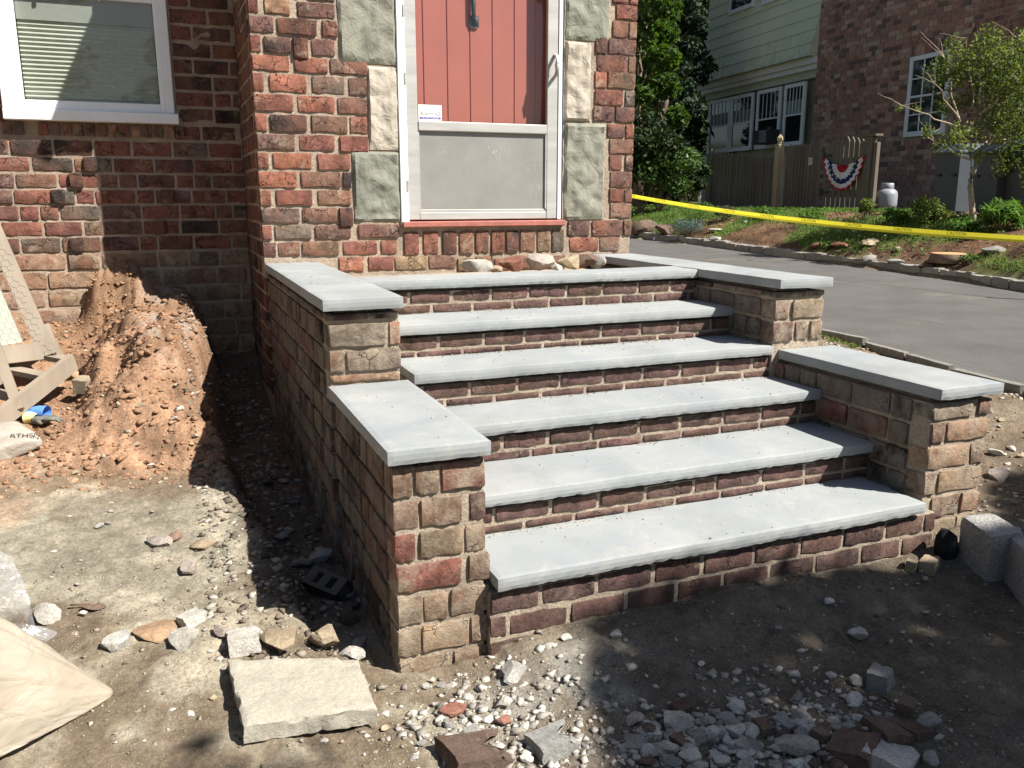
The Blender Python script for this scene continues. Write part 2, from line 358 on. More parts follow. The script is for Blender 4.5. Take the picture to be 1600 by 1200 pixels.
o = ob('driveway', mesh('driveway', V, F, m.m, True)); tag(o, 'grey asphalt driveway between the steps and the planted bank', kind='structure')

# ------------------------------------------------------------------ bricks
def brick_variant(i):
    r = np.random.default_rng(100+i); V, F = boxgrid(7, 2, 4); V = V.copy()
    ax_ = np.abs(V[:, 0]); V[:, 0] = np.sign(V[:, 0])*np.interp(ax_, [0, .0714, .2143, .3572, .5], [0, .09, .28, .462, .5]); V[:, 2] = np.sign(V[:, 2])*np.interp(np.abs(V[:, 2]), [0, .25, .5], [0, .405, .5])
    px_, py_, pz_ = V[:, 0].copy(), V[:, 1].copy(), V[:, 2].copy()
    front = py_ < -.4
    ex = np.abs(px_) > .49; ez = np.abs(pz_) > .49
    wob = .03*fbm(px_*3+i*7, pz_*3+py_, sd=i)
    V[:, 0] += np.where(ex, -np.sign(px_)*(.002+.014*r.random(len(V))), 0)
    V[:, 2] += np.where(ez, -np.sign(pz_)*(.0+.055*r.random(len(V))), 0) + (wob*.6)*(np.abs(pz_) > .49)
    V[:, 1] += np.where(front & (ex | ez), .0+.045*r.random(len(V)), 0)+np.where(front & ~(ex | ez), .03*(r.random(len(V))-.5), 0)+np.where(front, .028*fbm(px_*3.1+i, pz_*2.3+i*3, sd=40+i), 0)
    V[:, 1] += np.where(front & ex & ez, .05, 0)
    V[:, 0] -= np.where(ex & ez, np.sign(px_)*.012, 0)
    me_ = mesh('brick', V, F, None, True); me_.set_sharp_from_angle(angle=math.radians(38)); return me_
BV = {}
def bricks_for(mat):
    if mat.name not in BV:
        L = []
        for i in range(10):
            me_ = brick_variant(i); me_.materials.append(mat); L.append(me_)
        BV[mat.name] = L
    return BV[mat.name]
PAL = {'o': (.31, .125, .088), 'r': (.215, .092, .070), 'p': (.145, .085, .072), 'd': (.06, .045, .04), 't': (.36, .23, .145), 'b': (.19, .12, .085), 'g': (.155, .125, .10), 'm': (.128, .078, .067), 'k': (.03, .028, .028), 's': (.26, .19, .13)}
def jit(c, a=.12):
    k = 1+rnd.uniform(-a, a); return (c[0]*k, c[1]*k*(1+rnd.uniform(-.06, .06)), c[2]*k*(1+rnd.uniform(-.06, .06)), 1)
def lay(parent, org, u, n, s0, s1, z0, z1, mat, c, depth=.09, proud=0., name='brick', tilt=.006):
    """one brick on the wall through org running along u (unit), outward normal n"""
    me_ = rnd.choice(bricks_for(mat)); u = Vector(u); n = Vector(n)
    ctr = Vector(org)+u*((s0+s1)/2)+Vector((0, 0, (z0+z1)/2))-n*(depth/2-proud*.6-.0045-rnd.uniform(-.0025, .0025))
    ang = math.atan2(u.y, u.x)
    if u.cross(Vector((0, 0, 1))).dot(n) < 0: ang += math.pi
    o = ob(name, me_, parent, ctr, (rnd.uniform(-tilt, tilt)*2, rnd.uniform(-tilt, tilt), ang), (abs(s1-s0)-.002, depth, abs(z1-z0)-.003))
    o.color = jit(PAL[c] if isinstance(c, str) else c); return o
def course_fill(parent, org, u, n, a, b, z0, z1, mat, cols, L=.245, Hd=.11, joint=.012, start=0, ph=.3, depth=.09, skip=None, proudr=.0):
    s = a-(start % 1)*L
    while s < b-.02:
        l = (Hd if rnd.random() < ph else L*rnd.uniform(.92, 1.05)); s0, s1 = max(s, a), min(s+l, b)
        if s1-s0 > .03 and not (skip and skip((s0+s1)/2, (z0+z1)/2)):
            lay(parent, org, u, n, s0, s1, z0, z1, mat, rnd.choice(cols), depth, proud=(rnd.uniform(0, proudr) if proudr else 0))
        s += l+joint
def wallcore(name, parent, x0, x1, y0, y1, z0, z1, mat, step=.03, disp=.006, seed=0):
    """mortar core with a rough surface (axis-aligned block)"""
    nx, ny, nz = [max(1, min(150, int(abs(b-a)/step))) for a, b in ((x0, x1), (y0, y1), (z0, z1))]
    V, F = boxgrid(nx, ny, nz); V = np.stack([(x0+x1)/2+V[:, 0]*(x1-x0), (y0+y1)/2+V[:, 1]*(y1-y0), (z0+z1)/2+V[:, 2]*(z1-z0)], 1)
    s = V*14; disp = min(disp*.45, .0028) if name != 'rubble_fill' else disp
    V[:, 0] += disp*fbm(s[:, 1], s[:, 2], s[:, 0], sd=seed+1)*(np.abs(V[:, 0]-(x0+x1)/2) > abs(x1-x0)/2-1e-6)
    V[:, 1] += disp*fbm(s[:, 0], s[:, 2], s[:, 1], sd=seed+2)*(np.abs(V[:, 1]-(y0+y1)/2) > abs(y1-y0)/2-1e-6)
    return ob(name, mesh(name, V, F, mat, False), parent)

# ------------------------------------------------------------------ the brick house
house = empty('brick_house', (-.4, 3.18, 0)); tag(house, 'red clinker brick house with projecting entry bay, stone quoins and red front door', 'house')
HL = Vector((-.4, 3.18, 0))
def hp(o): o.parent = house; o.matrix_parent_inverse = Matrix.Translation(-HL); return o
def hroot(o): return hp(o)
YF, YR = 3.185, 4.165         # mortar planes of the entry bay and the set back wall
wf = wallcore('wall', None, -.395, 2.312, YF, YF+.05, -.4, 3.3, MO, .035, .005); 
V_ = [];
# the entry bay wall is two piers and a lintel round the door opening
bpy.data.objects.remove(wf)
wf = wallcore('wall', None, -.395, .53, YF, YF+.3, -.4, 3.3, MO, .035, .005, 1); hp(wf)
wf2 = wallcore('wall', None, 1.74, 2.312, YF, YF+.3, -.4, 3.3, MO, .035, .005, 2); hp(wf2)
wf3 = wallcore('wall', None, .53, 1.74, YF, YF+.3, -.4, 1.10, MO, .035, .006, 3); hp(wf3)
wl = wallcore('wall', None, -6., -.4, YR, YR+.3, -.5, 1.80, MO, .06, .006, 4); hp(wl)
wl2 = wallcore('wall', None, -.86, -.4, YR, YR+.3, 1.80, 5.6, MO, .05, .006, 5); hp(wl2)
wl3 = wallcore('wall', None, -6., -1.87, YR, YR+.3, 1.80, 5.6, MO, .08, .006, 6); hp(wl3)
wl4 = wallcore('wall', None, -1.87, -.86, YR, YR+.3, 3.3, 5.6, MO, .08, .006, 9); hp(wl4)
ws = wallcore('wall', None, -.395, -.1, YF+.3, YR+.3, -.5, 3.3, MO, .04, .006, 7); hp(ws)
wr = wallcore('wall', None, 2.0, 2.312, YF+.3, 11.8, -.5, 5.6, MO, .08, .006, 8); hp(wr)
ffx = at(500, 200, 'y', 3.17)
FZ = [2.60, 2.487, 2.386, 2.273, 2.159, 2.052, 1.928, 1.811, 1.689, 1.574, 1.458, 1.341, 1.227, 1.117, 1.01, .901, .79]
# rows of the left pier: (zoomed pixel spans, colours)
LP = [([(15, 120), (135, 240), (255, 372)], 'pbp'),
      ([(12, 62), (82, 192), (215, 372)], 'rtp'), ([(22, 125), (135, 300), (318, 383)], 'pdr'), ([(30, 72), (83, 195), (203, 260), (275, 372)], 'rdkp'),
      ([(38, 190), (205, 345), (348, 503)], 'orp'), ([(42, 85), (105, 260), (275, 412), (425, 503)], 'rogp'), ([(45, 205), (218, 372), (380, 503)], 'rob'),
      ([(52, 98), (108, 260), (272, 425), (430, 503)], 'odbr'), ([(58, 212), (225, 372), (388, 508)], 'prr'), ([(65, 105), (118, 280), (298, 435)], 'ror'),
      ([(70, 220), (230, 398), (403, 438)], 'obd'), ([(72, 115), (130, 282), (298, 438)], 'rrb'), ([(70, 232), (238, 385), (390, 440)], 'gbk'),
      ([(75, 118), (125, 278), (290, 438), (462, 632)], 'rgpp'), ([(78, 135), (140, 232), (238, 390), (402, 545), (556, 622)], 'pbbrr'), ([(385, 490), (503, 610), (612, 745), (748, 860)], 'orsb')]
def zx(zpx, z):  # zoomed pixel -> x on the wall face at height z
    best = None
    px = 380+zpx/2.5806; lo, hi = -40., 520.
    for _ in range(26):
        md = (lo+hi)/2
        if at(px, md, 'y', 3.17).z > z: lo = md
        else: hi = md
    return at(px, lo, 'y', 3.17).x
for (sp, cs), z1, z0 in zip(LP, FZ, FZ[1:]):
    zm = (z0+z1)/2
    for i, ((a, b), c) in enumerate(zip(sp, cs)):
        x0, x1 = zx(a, zm), zx(b, zm)
        if i == 0 and x0 < -.3: x0 = -.402
        if c == 'k': lay(wf, (0, YF, 0), (1, 0, 0), (0, -1, 0), x0-.004, x1+.004, z0-.02, z1-.004, BR, c, .12, .035)
        else: lay(wf, (0, YF, 0), (1, 0, 0), (0, -1, 0), x0+.002, x1-.002, z0+.006, z1-.006, BR, c, .1, .010+(.006 if c == 'd' else 0))
RP = [(-75, -10, [(1505, 1588)], 'p'), (-10, 12, [(1492, 1555), (1560, 1588)], 'rp'), (12, 75, [(1505, 1588)], 'r'), (80, 148, [(1492, 1555), (1558, 1590)], 'bb'), (155, 218, [(1422, 1470), (1475, 1588)], 'dp'), (222, 292, [(1428, 1552), (1556, 1588)], 'pb'), (290, 355, [(1420, 1468), (1472, 1583)], 'ob'),
      (362, 425, [(1420, 1535), (1542, 1580)], 'rg'), (430, 490, [(1415, 1498), (1503, 1580)], 'pp'), (498, 555, [(1470, 1540), (1545, 1577)], 'pr'), (560, 620, [(1478, 1575)], 'b'), (625, 685, [(1478, 1530), (1543, 1573)], 'pp'), (690, 755, [(1480, 1572)], 'p'),
      (760, 815, [(1478, 1535), (1540, 1570)], 'rp'), (818, 878, [(1480, 1568)], 'b'), (888, 950, [(1310, 1400), (1408, 1530), (1535, 1565)], 'ppb'), (955, 1010, [(1318, 1435), (1440, 1520)], 'og'), (1020, 1080, [(1320, 1420), (1425, 1560)], 'sb')]
for ya, yb, sp, cs in RP:
    pa = at(380+1500/2.5806, ya/2.5806, 'y', 3.17); pb = at(380+1500/2.5806, yb/2.5806, 'y', 3.17)
    for (a, b), c in zip(sp, cs):
        x0, x1 = zx(a, (pa.z+pb.z)/2), zx(b, (pa.z+pb.z)/2)
        if b > 1560: x1 = 2.318
        lay(wf2, (0, YF, 0), (1, 0, 0), (0, -1, 0), x0, x1, pb.z-.003, pa.z+.003, BR, c, .1, .012)
# row of upright bricks under the door sill and the broken course below it
for (a, b), c in zip([(650, 710), (727, 788), (805, 863), (873, 930), (938, 992), (1002, 1055), (1062, 1112), (1118, 1180), (1187, 1240), (1247, 1295)], 'rrdbprdbbg'):
    lay(wf3, (0, YF, 0), (1, 0, 0), (0, -1, 0), zx(a, .98), zx(b, .98), .895, 1.06, BR, c, .1, .014)
for (a, b), c, z in zip([(865, 935), (940, 1010), (1015, 1110), (1115, 1230), (1235, 1300)], 'sbrbb', (.80, .81, .79, .81, .80)):
    lay(wf3, (0, YF, 0), (1, 0, 0), (0, -1, 0), zx(a, .85), zx(b, .85), z-.03, z+.07, BR, c, .1, .02)
for i in range(5): course_fill(wf3, (0, YF, 0), (1, 0, 0), (0, -1, 0), .1, 1.7, .77-.11*(i+1), .76-.11*i, BR, 'rbs', ph=0) if i < 1 else None
# set back wall
zc = 1.695; k = 0
LW = [1.790, 1.695, 1.668-.012, 1.556, 1.448, 1.343, 1.235, 1.127, 1.015, .905]
for s in np.arange(-1.93, -.85, .072):   # short upright bricks under the window
    if rnd.random() < .06: continue
    lay(wl, (0, YR, 0), (1, 0, 0), (0, -1, 0), s, s+.06, 1.695, 1.783, BR, rnd.choice('ggbbtr'), .1, .03)
rows = [(1.672, 1.566), (1.554, 1.456), (1.444, 1.350), (1.338, 1.242), (1.230, 1.134), (1.122, 1.026), (1.014, .912)]
for j, (z1, z0) in enumerate(rows):
    st = (.5*j+.1) % 1
    course_fill(wl, (-2.12, YR, 0), (1, 0, 0), (0, -1, 0), 0, 1.72, z0, z1, BR, 'rrrppbdprg', start=st, ph=.22, proudr=.012)
for bx_, bz_ in ((-1.56, 1.35), (-1.68, 1.24), (-1.46, 1.46), (-1.60, .91), (-.98, 1.24), (-1.05, 1.02)): lay(wl, (0, YR, 0), (1, 0, 0), (0, -1, 0), bx_, bx_+.085, bz_, bz_+.105, BR, 'k', .14, .045)
for j in range(9):  # bricks beside the window
    z1 = 2.79-.1105*(j+0); course_fill(wl2, (-.86, YR, 0), (1, 0, 0), (0, -1, 0), .03, .46, z1-.098, z1, BR, 'prrdp', start=.5*j, ph=.2)
for j in range(9):
    z1 = 2.76-.1105*j; course_fill(wl3, (-2.12, YR, 0), (1, 0, 0), (0, -1, 0), 0, .22, z1-.098, z1, BR, 'rrp', start=.5*j, ph=.1)
course_fill(wl, (-.86, YR, 0), (1, 0, 0), (0, -1, 0), .0, .46, 1.686, 1.786, BR, 'prdb', start=.3, ph=.2)
FR = [(.900, .79), (.775, .66), (.645, .53), (.515, .40), (.385, .27)]
FR += [(.255, .14), (.125, .01), (-.005, -.12)]
for j, (z1, z0) in enumerate(FR):
    course_fill(wl, (-2.15, YR, 0), (1, 0, 0), (0, -1, 0), 0, 1.75, z0, z1, BRF, 'tsst' if j else 'sgst', L=.36, Hd=.2, start=.37*j+.2, ph=.3, proudr=.02)
# short return wall between them
for j in range(23):
    z1 = 2.60-.114*j
    course_fill(ws, (-.395, YF+.09, 0), (0, 1, 0), (-1, 0, 0), (.07 if j % 2 else .0) if j < 16 else -.10, .9, z1-.10, z1, BR, 'pdbpr', start=0, ph=.35, depth=.09, proudr=.008)

# quoin stones
m = M('sandstone', .9, .2); m.objoff(); k = m.mix(m.oi.outputs['Color'], m.ramp(m.noise(6, 6, .65), [(.3, .72), (.7, 1.2)]), 1., 'MULTIPLY')
k = m.mix(k, (.08, .07, .06), m.ramp(m.noise(10, 7, .75, dist=1.), [(.66, 0.), (.78, .6)])); m.color(k)
m.bump(m.noise(9, 7, .6, dist=.8), .9, .022); m.bump(m.noise(60, 5, .7), .4, .006); STONE = m.m
def quoin(parent, x0, x1, z0, z1, c, seed):
    V, F = boxgrid(22, 1, 30); px_, py_, pz_ = V.T.copy(); V = V.copy(); fr = py_ < -.4
    edge = (np.abs(px_) > .49) | (np.abs(pz_) > .49)
    V[:, 0] = px_*(x1-x0); V[:, 2] = pz_*(z1-z0); V[:, 1] = py_*.12
    a = 8*V[:, 0]+seed*5; b = 8*V[:, 2]+seed*3
    lump = np.maximum(np.abs(fbm(a*.8, b*.8, o=2, sd=60+seed))*.022, np.abs(fbm(a*1.1+9, b*1.1, o=2, sd=66+seed))*.018)+.004*fbm(a*3, b*3, sd=70)-.008
    V[:, 1] -= np.where(fr & ~edge, lump-.004, 0); V[:, 1] += np.where(fr & edge, .012, 0)
    V[:, 0] += np.where(edge, .004*fbm(b*3, a, sd=seed), 0)
    qm = mesh('quoin_stone', V, F, STONE, True); qm.set_sharp_from_angle(angle=math.radians(26)); o = ob('quoin_stone', qm, parent, ((x0+x1)/2, YF-.018+.06, (z0+z1)/2)); o.color = (*c, 1); return o
GRN = (.225, .222, .180); CRM = (.41, .365, .30)
quoin(wf, .148, .518, 2.135, 3.0, GRN, 1); quoin(wf, .325, .518, 1.595, 2.118, CRM, 2); quoin(wf, .205, .518, 1.13, 1.58, (.20, .205, .17), 3)
quoin(wf2, 1.752, 2.085, 2.375, 3.0, (.21, .22, .175), 4); quoin(wf2, 1.752, 1.95, 1.825, 2.36, CRM, 5); quoin(wf2, 1.752, 2.075, 1.125, 1.81, GRN, 6)

# front door and storm door
WHITE = simple('white_paint', (.80, .81, .82), .45, .4, .04, 9, bump=.15, bscale=30)
m = M('aluminium', .42, .5); m.color(m.ramp(m.noise(3, 5, stretch=(1, 1, 6)), [(.3, (.40, .39, .37)), (.7, (.52, .51, .48))])); m.b.inputs['Metallic'].default_value = .35; ALU = m.m
m = M('kick_panel', .5, .5); k = m.ramp(m.noise(5, 5, .6), [(.3, (.225, .22, .205)), (.7, (.275, .268, .25))])
sc_ = m.mth('MULTIPLY', m.ramp(m.noise(60, 2, .5, stretch=(1, 1, .35), dist=2.5), [(.62, 0.), (.66, 1.)]), m.ramp(m.noise(4, 2), [(.5, 0.), (.62, 1.)])); k = m.mix(k, (.72, .71, .68), m.mth('MULTIPLY', sc_, .3)); m.color(k); m.b.inputs['Metallic'].default_value = .25; KICK = m.m
RED = simple('red_door_paint', (.44, .125, .095), .5, .4, .05, 4, bump=.15, bscale=18)
REDS = simple('red_sill_paint', (.33, .12, .095), .7, .3, .2, 14, bump=.5, bscale=50)
DKB = simple('slate_blue_paint', (.10, .12, .16), .7, .3, .2, 14, bump=.4)
BLK = simple('black_iron', (.03, .03, .035), .5, .4, .1)
m = M('window_glass', .02, .5); m.t.nodes.remove(m.b); tr = node(m.t, 'BsdfTransparent'); tr.inputs[0].default_value = (.93, .95, .94, 1); gl = node(m.t, 'BsdfGlossy'); gl.inputs['Roughness'].default_value = .01
fr_ = node(m.t, 'LayerWeight'); mx = node(m.t, 'MixShader'); m.L(m.mth('ADD', m.mth('MULTIPLY', m.mth('POWER', fr_.outputs['Facing'], 4.), .5), .03), mx.inputs[0]); m.L(tr.outputs[0], mx.inputs[1]); m.L(gl.outputs[0], mx.inputs[2])
m.L(mx.outputs[0], m.t.nodes['Material Output'].inputs[0]); GLASS = m.m
def B(*a, b=.002): return MB().box(*a, b=b)
def HB(name, mat, parent, *box, b=.002):
    o = B(*box, b=b).build(name, mat, parent)
    if parent is None: hp(o)
    return o
DY = 3.175
cas = HB('door_casing', WHITE, None, .522, .578, DY-.01, DY+.16, 1.10, 3.2, b=.004); HB('casing_strip', WHITE, cas, 1.692, 1.718, DY-.008, DY+.16, 1.13, 3.2); HB('painted_jamb', DKB, cas, 1.7185, 1.752, DY+.015, DY+.16, 1.11, 3.2)
sill = HB('door_sill', REDS, None, .525, 1.75, DY-.035, DY+.2, 1.085, 1.125, b=.006)
stm = HB('storm_door', ALU, None, .580, .655, DY, DY+.035, 1.135, 3.2, b=.004)
HB('stile', ALU, stm, 1.607, 1.690, DY, DY+.035, 1.135, 3.2, b=.004); HB('cross_rail', ALU, stm, .6555, 1.6065, DY-.006, DY+.03, 1.725, 1.79, b=.006)
HB('bottom_rail', ALU, stm, .6555, 1.6065, DY+.001, DY+.03, 1.135, 1.185, b=.004); HB('bottom_rail', ALU, stm, .6555, 1.6065, DY+.008, DY+.03, 1.1855, 1.205, b=.003)
HB('kick_panel', KICK, stm, .6555, 1.6065, DY+.016, DY+.028, 1.2055, 1.7245); HB('inner_bead', ALU, stm, 1.596, 1.6065, DY+.002, DY+.0158, 1.2055, 1.7245, b=.001); HB('inner_bead', ALU, stm, .6555, .664, DY+.004, DY+.0158, 1.2055, 1.7245, b=.001)
HB('glass_pane', GLASS, stm, .6555, 1.6065, DY+.014, DY+.018, 1.7905, 3.2, b=0)
for z in (2.44, 2.02, 1.33): HB('hinge', ALU, stm, .566, .579, DY-.016, DY-.011, z, z+.07, b=.001)
hd = MB().tube([(1.66, DY-.002, 2.26), (1.66, DY-.045, 2.25), (1.655, DY-.055, 2.19), (1.655, DY-.05, 2.13), (1.655, DY-.002, 2.11)], [.012, .013, .016, .014, .012], 10).build('handle', ALU, stm, True)
dr = HB('front_door', RED, None, .60, 1.69, DY+.125, DY+.165, 1.12, 3.2)
xs = [.605, .735, .905, 1.07, 1.235, 1.40, 1.565, 1.685]
for a, b in zip(xs, xs[1:]): HB('plank', RED, dr, a+.0025, b-.0025, DY+.115, DY+.1245, 1.125, 3.2, b=.003)
kn = MB().tube([(1.09, DY+.09, 2.72), (1.09, DY+.085, 2.50), (1.10, DY+.10, 2.44)], [.018, .014, .012], 10).box(1.065, 1.135, DY+.095, DY+.114, 2.42, 2.50, b=.01).build('knocker', BLK, dr, True)
stk = HB('sticker', simple('sticker_white', (.82, .82, .80), .4, .4, .02), stm, .664, .826, DY+.0085, DY+.0135, 1.793, 1.895, b=0)
RX = Matrix.Rotation(math.pi/2, 4, 'X')
GTX = simple('sticker_grey_ink', (.16, .17, .18), .5, .3, .02); PUR = simple('sticker_purple', (.10, .07, .36), .5, .3, .02)
text_obj('lettering', 'Alarm IQ', .036, GTX, stk, Matrix.Translation((.745, DY+.0075, 1.838)) @ RX @ Matrix.Diagonal((1.05, 1, 1, 1)), .0003)
MB().box(.670, .820, DY+.0075, DY+.0083, 1.803, 1.817).build('banner', PUR, stk)
text_obj('lettering', 'SECURITY SYSTEMS', .012, simple('sticker_white', 0), stk, Matrix.Translation((.745, DY+.0068, 1.810)) @ RX @ Matrix.Diagonal((1.15, 1, 1, 1)), .0002)
for i in range(3): MB().box(.748+.012*i, .752+.012*i, DY+.0072, DY+.0083, 1.857, 1.884-.004*i).build('emblem', simple('sticker_pale', (.55, .58, .62), .5), stk)

# window of the set back wall
WY = 4.11
win = HB('window', WHITE, None, -1.905, -1.815, WY, WY+.10, 1.86, 3.3, b=.004)
HB('casing', WHITE, win, -.905, -.845, WY, WY+.10, 1.86, 3.3, b=.004); HB('sill', WHITE, win, -1.905, -.822, WY-.03, WY+.10, 1.79, 1.8595, b=.005)
HB('sash', WHITE, win, -1.8145, -1.775, WY+.012, WY+.06, 1.8605, 3.3, b=.003); HB('sash', WHITE, win, -.935, -.9055, WY+.012, WY+.06, 1.8605, 3.3, b=.003)
HB('sash', WHITE, win, -1.7745, -.9355, WY+.012, WY+.06, 1.8605, 1.922, b=.004); HB('sash', WHITE, win, -1.7745, -.9355, WY+.03, WY+.09, 2.585, 2.64, b=.004)
HB('glass_pane', GLASS, win, -1.7745, -.9355, WY+.040, WY+.044, 1.9225, 2.5845, b=0)
m = simple('blind_fabric', (.42, .42, .36), .8, .2, .04)
bl = MB()
for i in range(17):
    z = 1.935+.0285*i; V = []; 
    for x in (-1.77, -.94): V += [(x, WY+.078, z), (x, WY+.066, z+.014), (x, WY+.078, z+.027)]
    bl.add(V, [(0, 3, 4, 1), (1, 4, 5, 2)])
HB('blind', m, win, -1.772, -.938, WY+.0785, WY+.084, 1.925, 2.43, b=0); bl.build('blind_pleats', m, win)
HB('blind_rail', simple('blind_rail', (.30, .30, .27), .6, .2, .05), win, -1.772, -.938, WY+.060, WY+.084, 2.431, 2.584)
for x in (-1.63, -1.27): HB('latch', simple('grey_metal', (.35, .35, .35), .5, .4), win, x, x+.02, WY+.016, WY+.029, 2.57, 2.60)
HB('dark_backing', simple('dark_room', (.03, .03, .03), .9), win, -1.87, -.86, WY+.10, WY+.12, 1.81, 3.3, b=0)  # near-black sheet standing in for the unlit room behind
# roof of the entry bay: its steep rake throws the slanting shadow across the window
ROOF = simple('roof_shingle', (.08, .075, .07), .9, .2, .3, 12, bump=.6)
def slabpoly(name, pts, y0, y1, mat, parent):
    n = len(pts); V = [(x, y0, z) for x, z in pts]+[(x, y1, z) for x, z in pts]; F = [tuple(range(n)), tuple(range(2*n-1, n-1, -1))]+[(i, (i+1) % n+0, (i+1) % n+n, i+n) for i in range(n)]
    return MB().add(V, F).build(name, mat, parent)
rf = slabpoly('roof', [(-.70, 3.24), (.955, 6.72), (2.61, 3.24), (2.52, 3.20), (.955, 6.5), (-.61, 3.20)], 3.12, 9, ROOF, None); hp(rf)
gb = slabpoly('gable', [(-.395, 3.301), (-.395, 3.62), (.955, 6.46), (2.31, 3.62), (2.31, 3.301)], 3.2, 3.4, BR, None); hp(gb); gb.color = (.3, .1, .07, 1)
so_ = MB().box(-.66, -.40, 3.16, 9, 3.19, 3.23).box(2.32, 2.56, 3.16, 9, 3.19, 3.23).build('soffit', WHITE, None); hp(so_)
li = MB().box(.53, 1.74, YF+.001, YF+.299, 3.201, 3.299).build('lintel', MO, None); hp(li)
mr = MB().add([(-6.2, 3.9, 5.6), (2.6, 3.9, 5.6), (2.6, 12.1, 5.6), (-6.2, 12.1, 5.6), (-6.2, 8, 8.6), (2.6, 8, 8.6)], [(0, 1, 5, 4), (3, 4, 5, 2), (0, 4, 3), (1, 2, 5), (0, 3, 2, 1)]).build('roof', ROOF, None); hp(mr)
bkw = MB().box(-6, 2.0, 11.5, 11.8, -.5, 5.6).box(-6, -5.7, 4.47, 11.5, -.5, 5.6).build('wall', MO, None); hp(bkw)

# ------------------------------------------------------------------ steps
Y_ = [None, 0, .357, .729, 1.075, 1.436, 1.796]; Z_ = [None, 0, .170, .343, .515, .680, .864]; TT = .052; OV = .036
m = M('bluestone', .75, .3); 
k = m.ramp(m.noise(2.2, 6, .62, dist=.4), [(.28, (.225, .243, .252)), (.5, (.262, .277, .281)), (.72, (.315, .322, .315))])
k = m.mix(k, m.ramp(m.noise(90, 4, .7), [(.3, .95), (.7, 1.05)]), 1., 'MULTIPLY')
k = m.mix(k, (.36, .345, .30), m.ramp(m.noise(3.5, 7, .7, dist=1.2), [(.58, 0.), (.75, .5)])); k = m.mix(k, (.16, .15, .13), m.ramp(m.vor(24, warp=.1), [(.018, .8), (.05, 0.)]))
k = m.mix(k, (.40, .365, .30), m.ramp(m.noise(9, 8, .8, dist=.8), [(.54, 0.), (.70, .45)])); k = m.mix(k, (.17, .17, .165), m.ramp(m.noise(1.6, 6, .6), [(.52, 0.), (.68, .35)])); m.color(k); m.bump(m.noise(30, 6, .7), .25, .003); BLUE = m.m
def slab(name, parent, x0, x1, y0, y1, z0, z1, seed, rough=.004, step=.022, slope=0.):
    nx, ny, nz = [max(2, int(round((b-a)/step))) for a, b in ((x0, x1), (y0, y1), (z0, z1))]; nz = 3
    V, F = boxgrid(nx, ny, nz); p = V.copy(); V = np.stack([(x0+x1)/2+p[:, 0]*(x1-x0), (y0+y1)/2+p[:, 1]*(y1-y0), (z0+z1)/2+p[:, 2]*(z1-z0)], 1)
    e = [np.abs(np.abs(p[:, i])-.5) < 1e-6 for i in range(3)]; rim = (e[0].astype(int)+e[1]+e[2]) >= 2
    q = V*55
    bottom = p[:, 2] < -.4
    for i in (0, 1):
        V[:, i] -= np.sign(p[:, i])*np.where(e[i], rough*.6*(.5+.8*np.abs(fbm(q[:, 0], q[:, 1], q[:, 2], o=2, sd=seed+i))*np.where(bottom, 1.5, .6)), 0)
        V[:, i] -= np.sign(p[:, i])*np.where(e[i] & rim, .0025, 0)
    V[:, 2] -= np.sign(p[:, 2])*np.where(rim & e[2], .0025+rough*.7*np.abs(fbm(q[:, 0], q[:, 1], sd=seed+5))*np.where(bottom, 1.5, .4), 0)
    V[:, 2] += .0012*fbm(V[:, 0]*5, V[:, 1]*5, sd=seed+7)
    return ob(name, mesh(name, V, F, BLUE, False), parent)
steps = empty('front_steps', (1, 0, 0)); tag(steps, 'flight of six grey bluestone treads on dark red brick risers', 'steps')
def under(o, root): o.parent = root; o.matrix_parent_inverse = Matrix.Translation(-root.location); return o
xr_ = [None, 1.975, 2.03, 2.03, 1.985, 2.0, 2.0]; xl_ = [None, -.018, -.033, -.033, -.003, -.05, -.05]
RO = .030
for i in range(1, 7):
    yb = (Y_[i+1]+.03) if i < 6 else 2.06
    t = slab('tread', steps, xl_[i], xr_[i], Y_[i]-OV, yb-.036+.03, Z_[i]-TT, Z_[i], 10*i, .0035 if i in (5, 4) else .005); under(t, steps)
    if i == 6: continue
for i in range(1, 7):
    yf = Y_[i]-OV+RO; z1 = Z_[i]-TT; z0 = Z_[i-1] if i > 1 else -.42
    a, b = (-.034, 2.06) if i > 1 else (-.034, 2.07)
    MB().box(a+.003, b-.005, yf+.06, yf+.19, z1-.03, z1-.0008).build('bed_joint', MOS, steps).location = -steps.location; rc = wallcore('riser', None, a+.002, b-.004, yf+.006, yf+.20, z0+.001, z1-.016, MOS, .025, .004, 30+i); under(rc, steps)
    zz = z1-.014; j = 0
    hcs = [.060, .075] if i > 1 else [.082, .082, .082]
    for hc in hcs:
        zb = max(zz-hc, z0+.002)
        if zz-zb < .02: break
        course_fill(rc, (a, yf+.006, 0), (1, 0, 0), (0, -1, 0), .004 if i > 1 else .0, b-a-.008, zb, zz, BRR, 'mmmmpmm', L=.222, Hd=.1, joint=.012, start=(.5*j+.17*i) % 1, ph=.05, depth=.08, proudr=.003)
        zz = zb-.011; j += 1
fill = wallcore('rubble_fill', None, -.05, 2.0, 2.03, 3.18, -.3, .765, MOS, .03, .03, 50); under(fill, steps)
cr = MB().box(-.03, 2.04, .2, 2.03, -.4, -.01)
for i in range(2, 7): cr.box(-.03, 2.04, Y_[i]+.19, 2.03, Z_[i-1]-.01-.04*(i == 2)*0, Z_[i]-TT-.002) if Y_[i]+.19 < 2.0 else None
under(cr.build('core', MOS, None), steps)

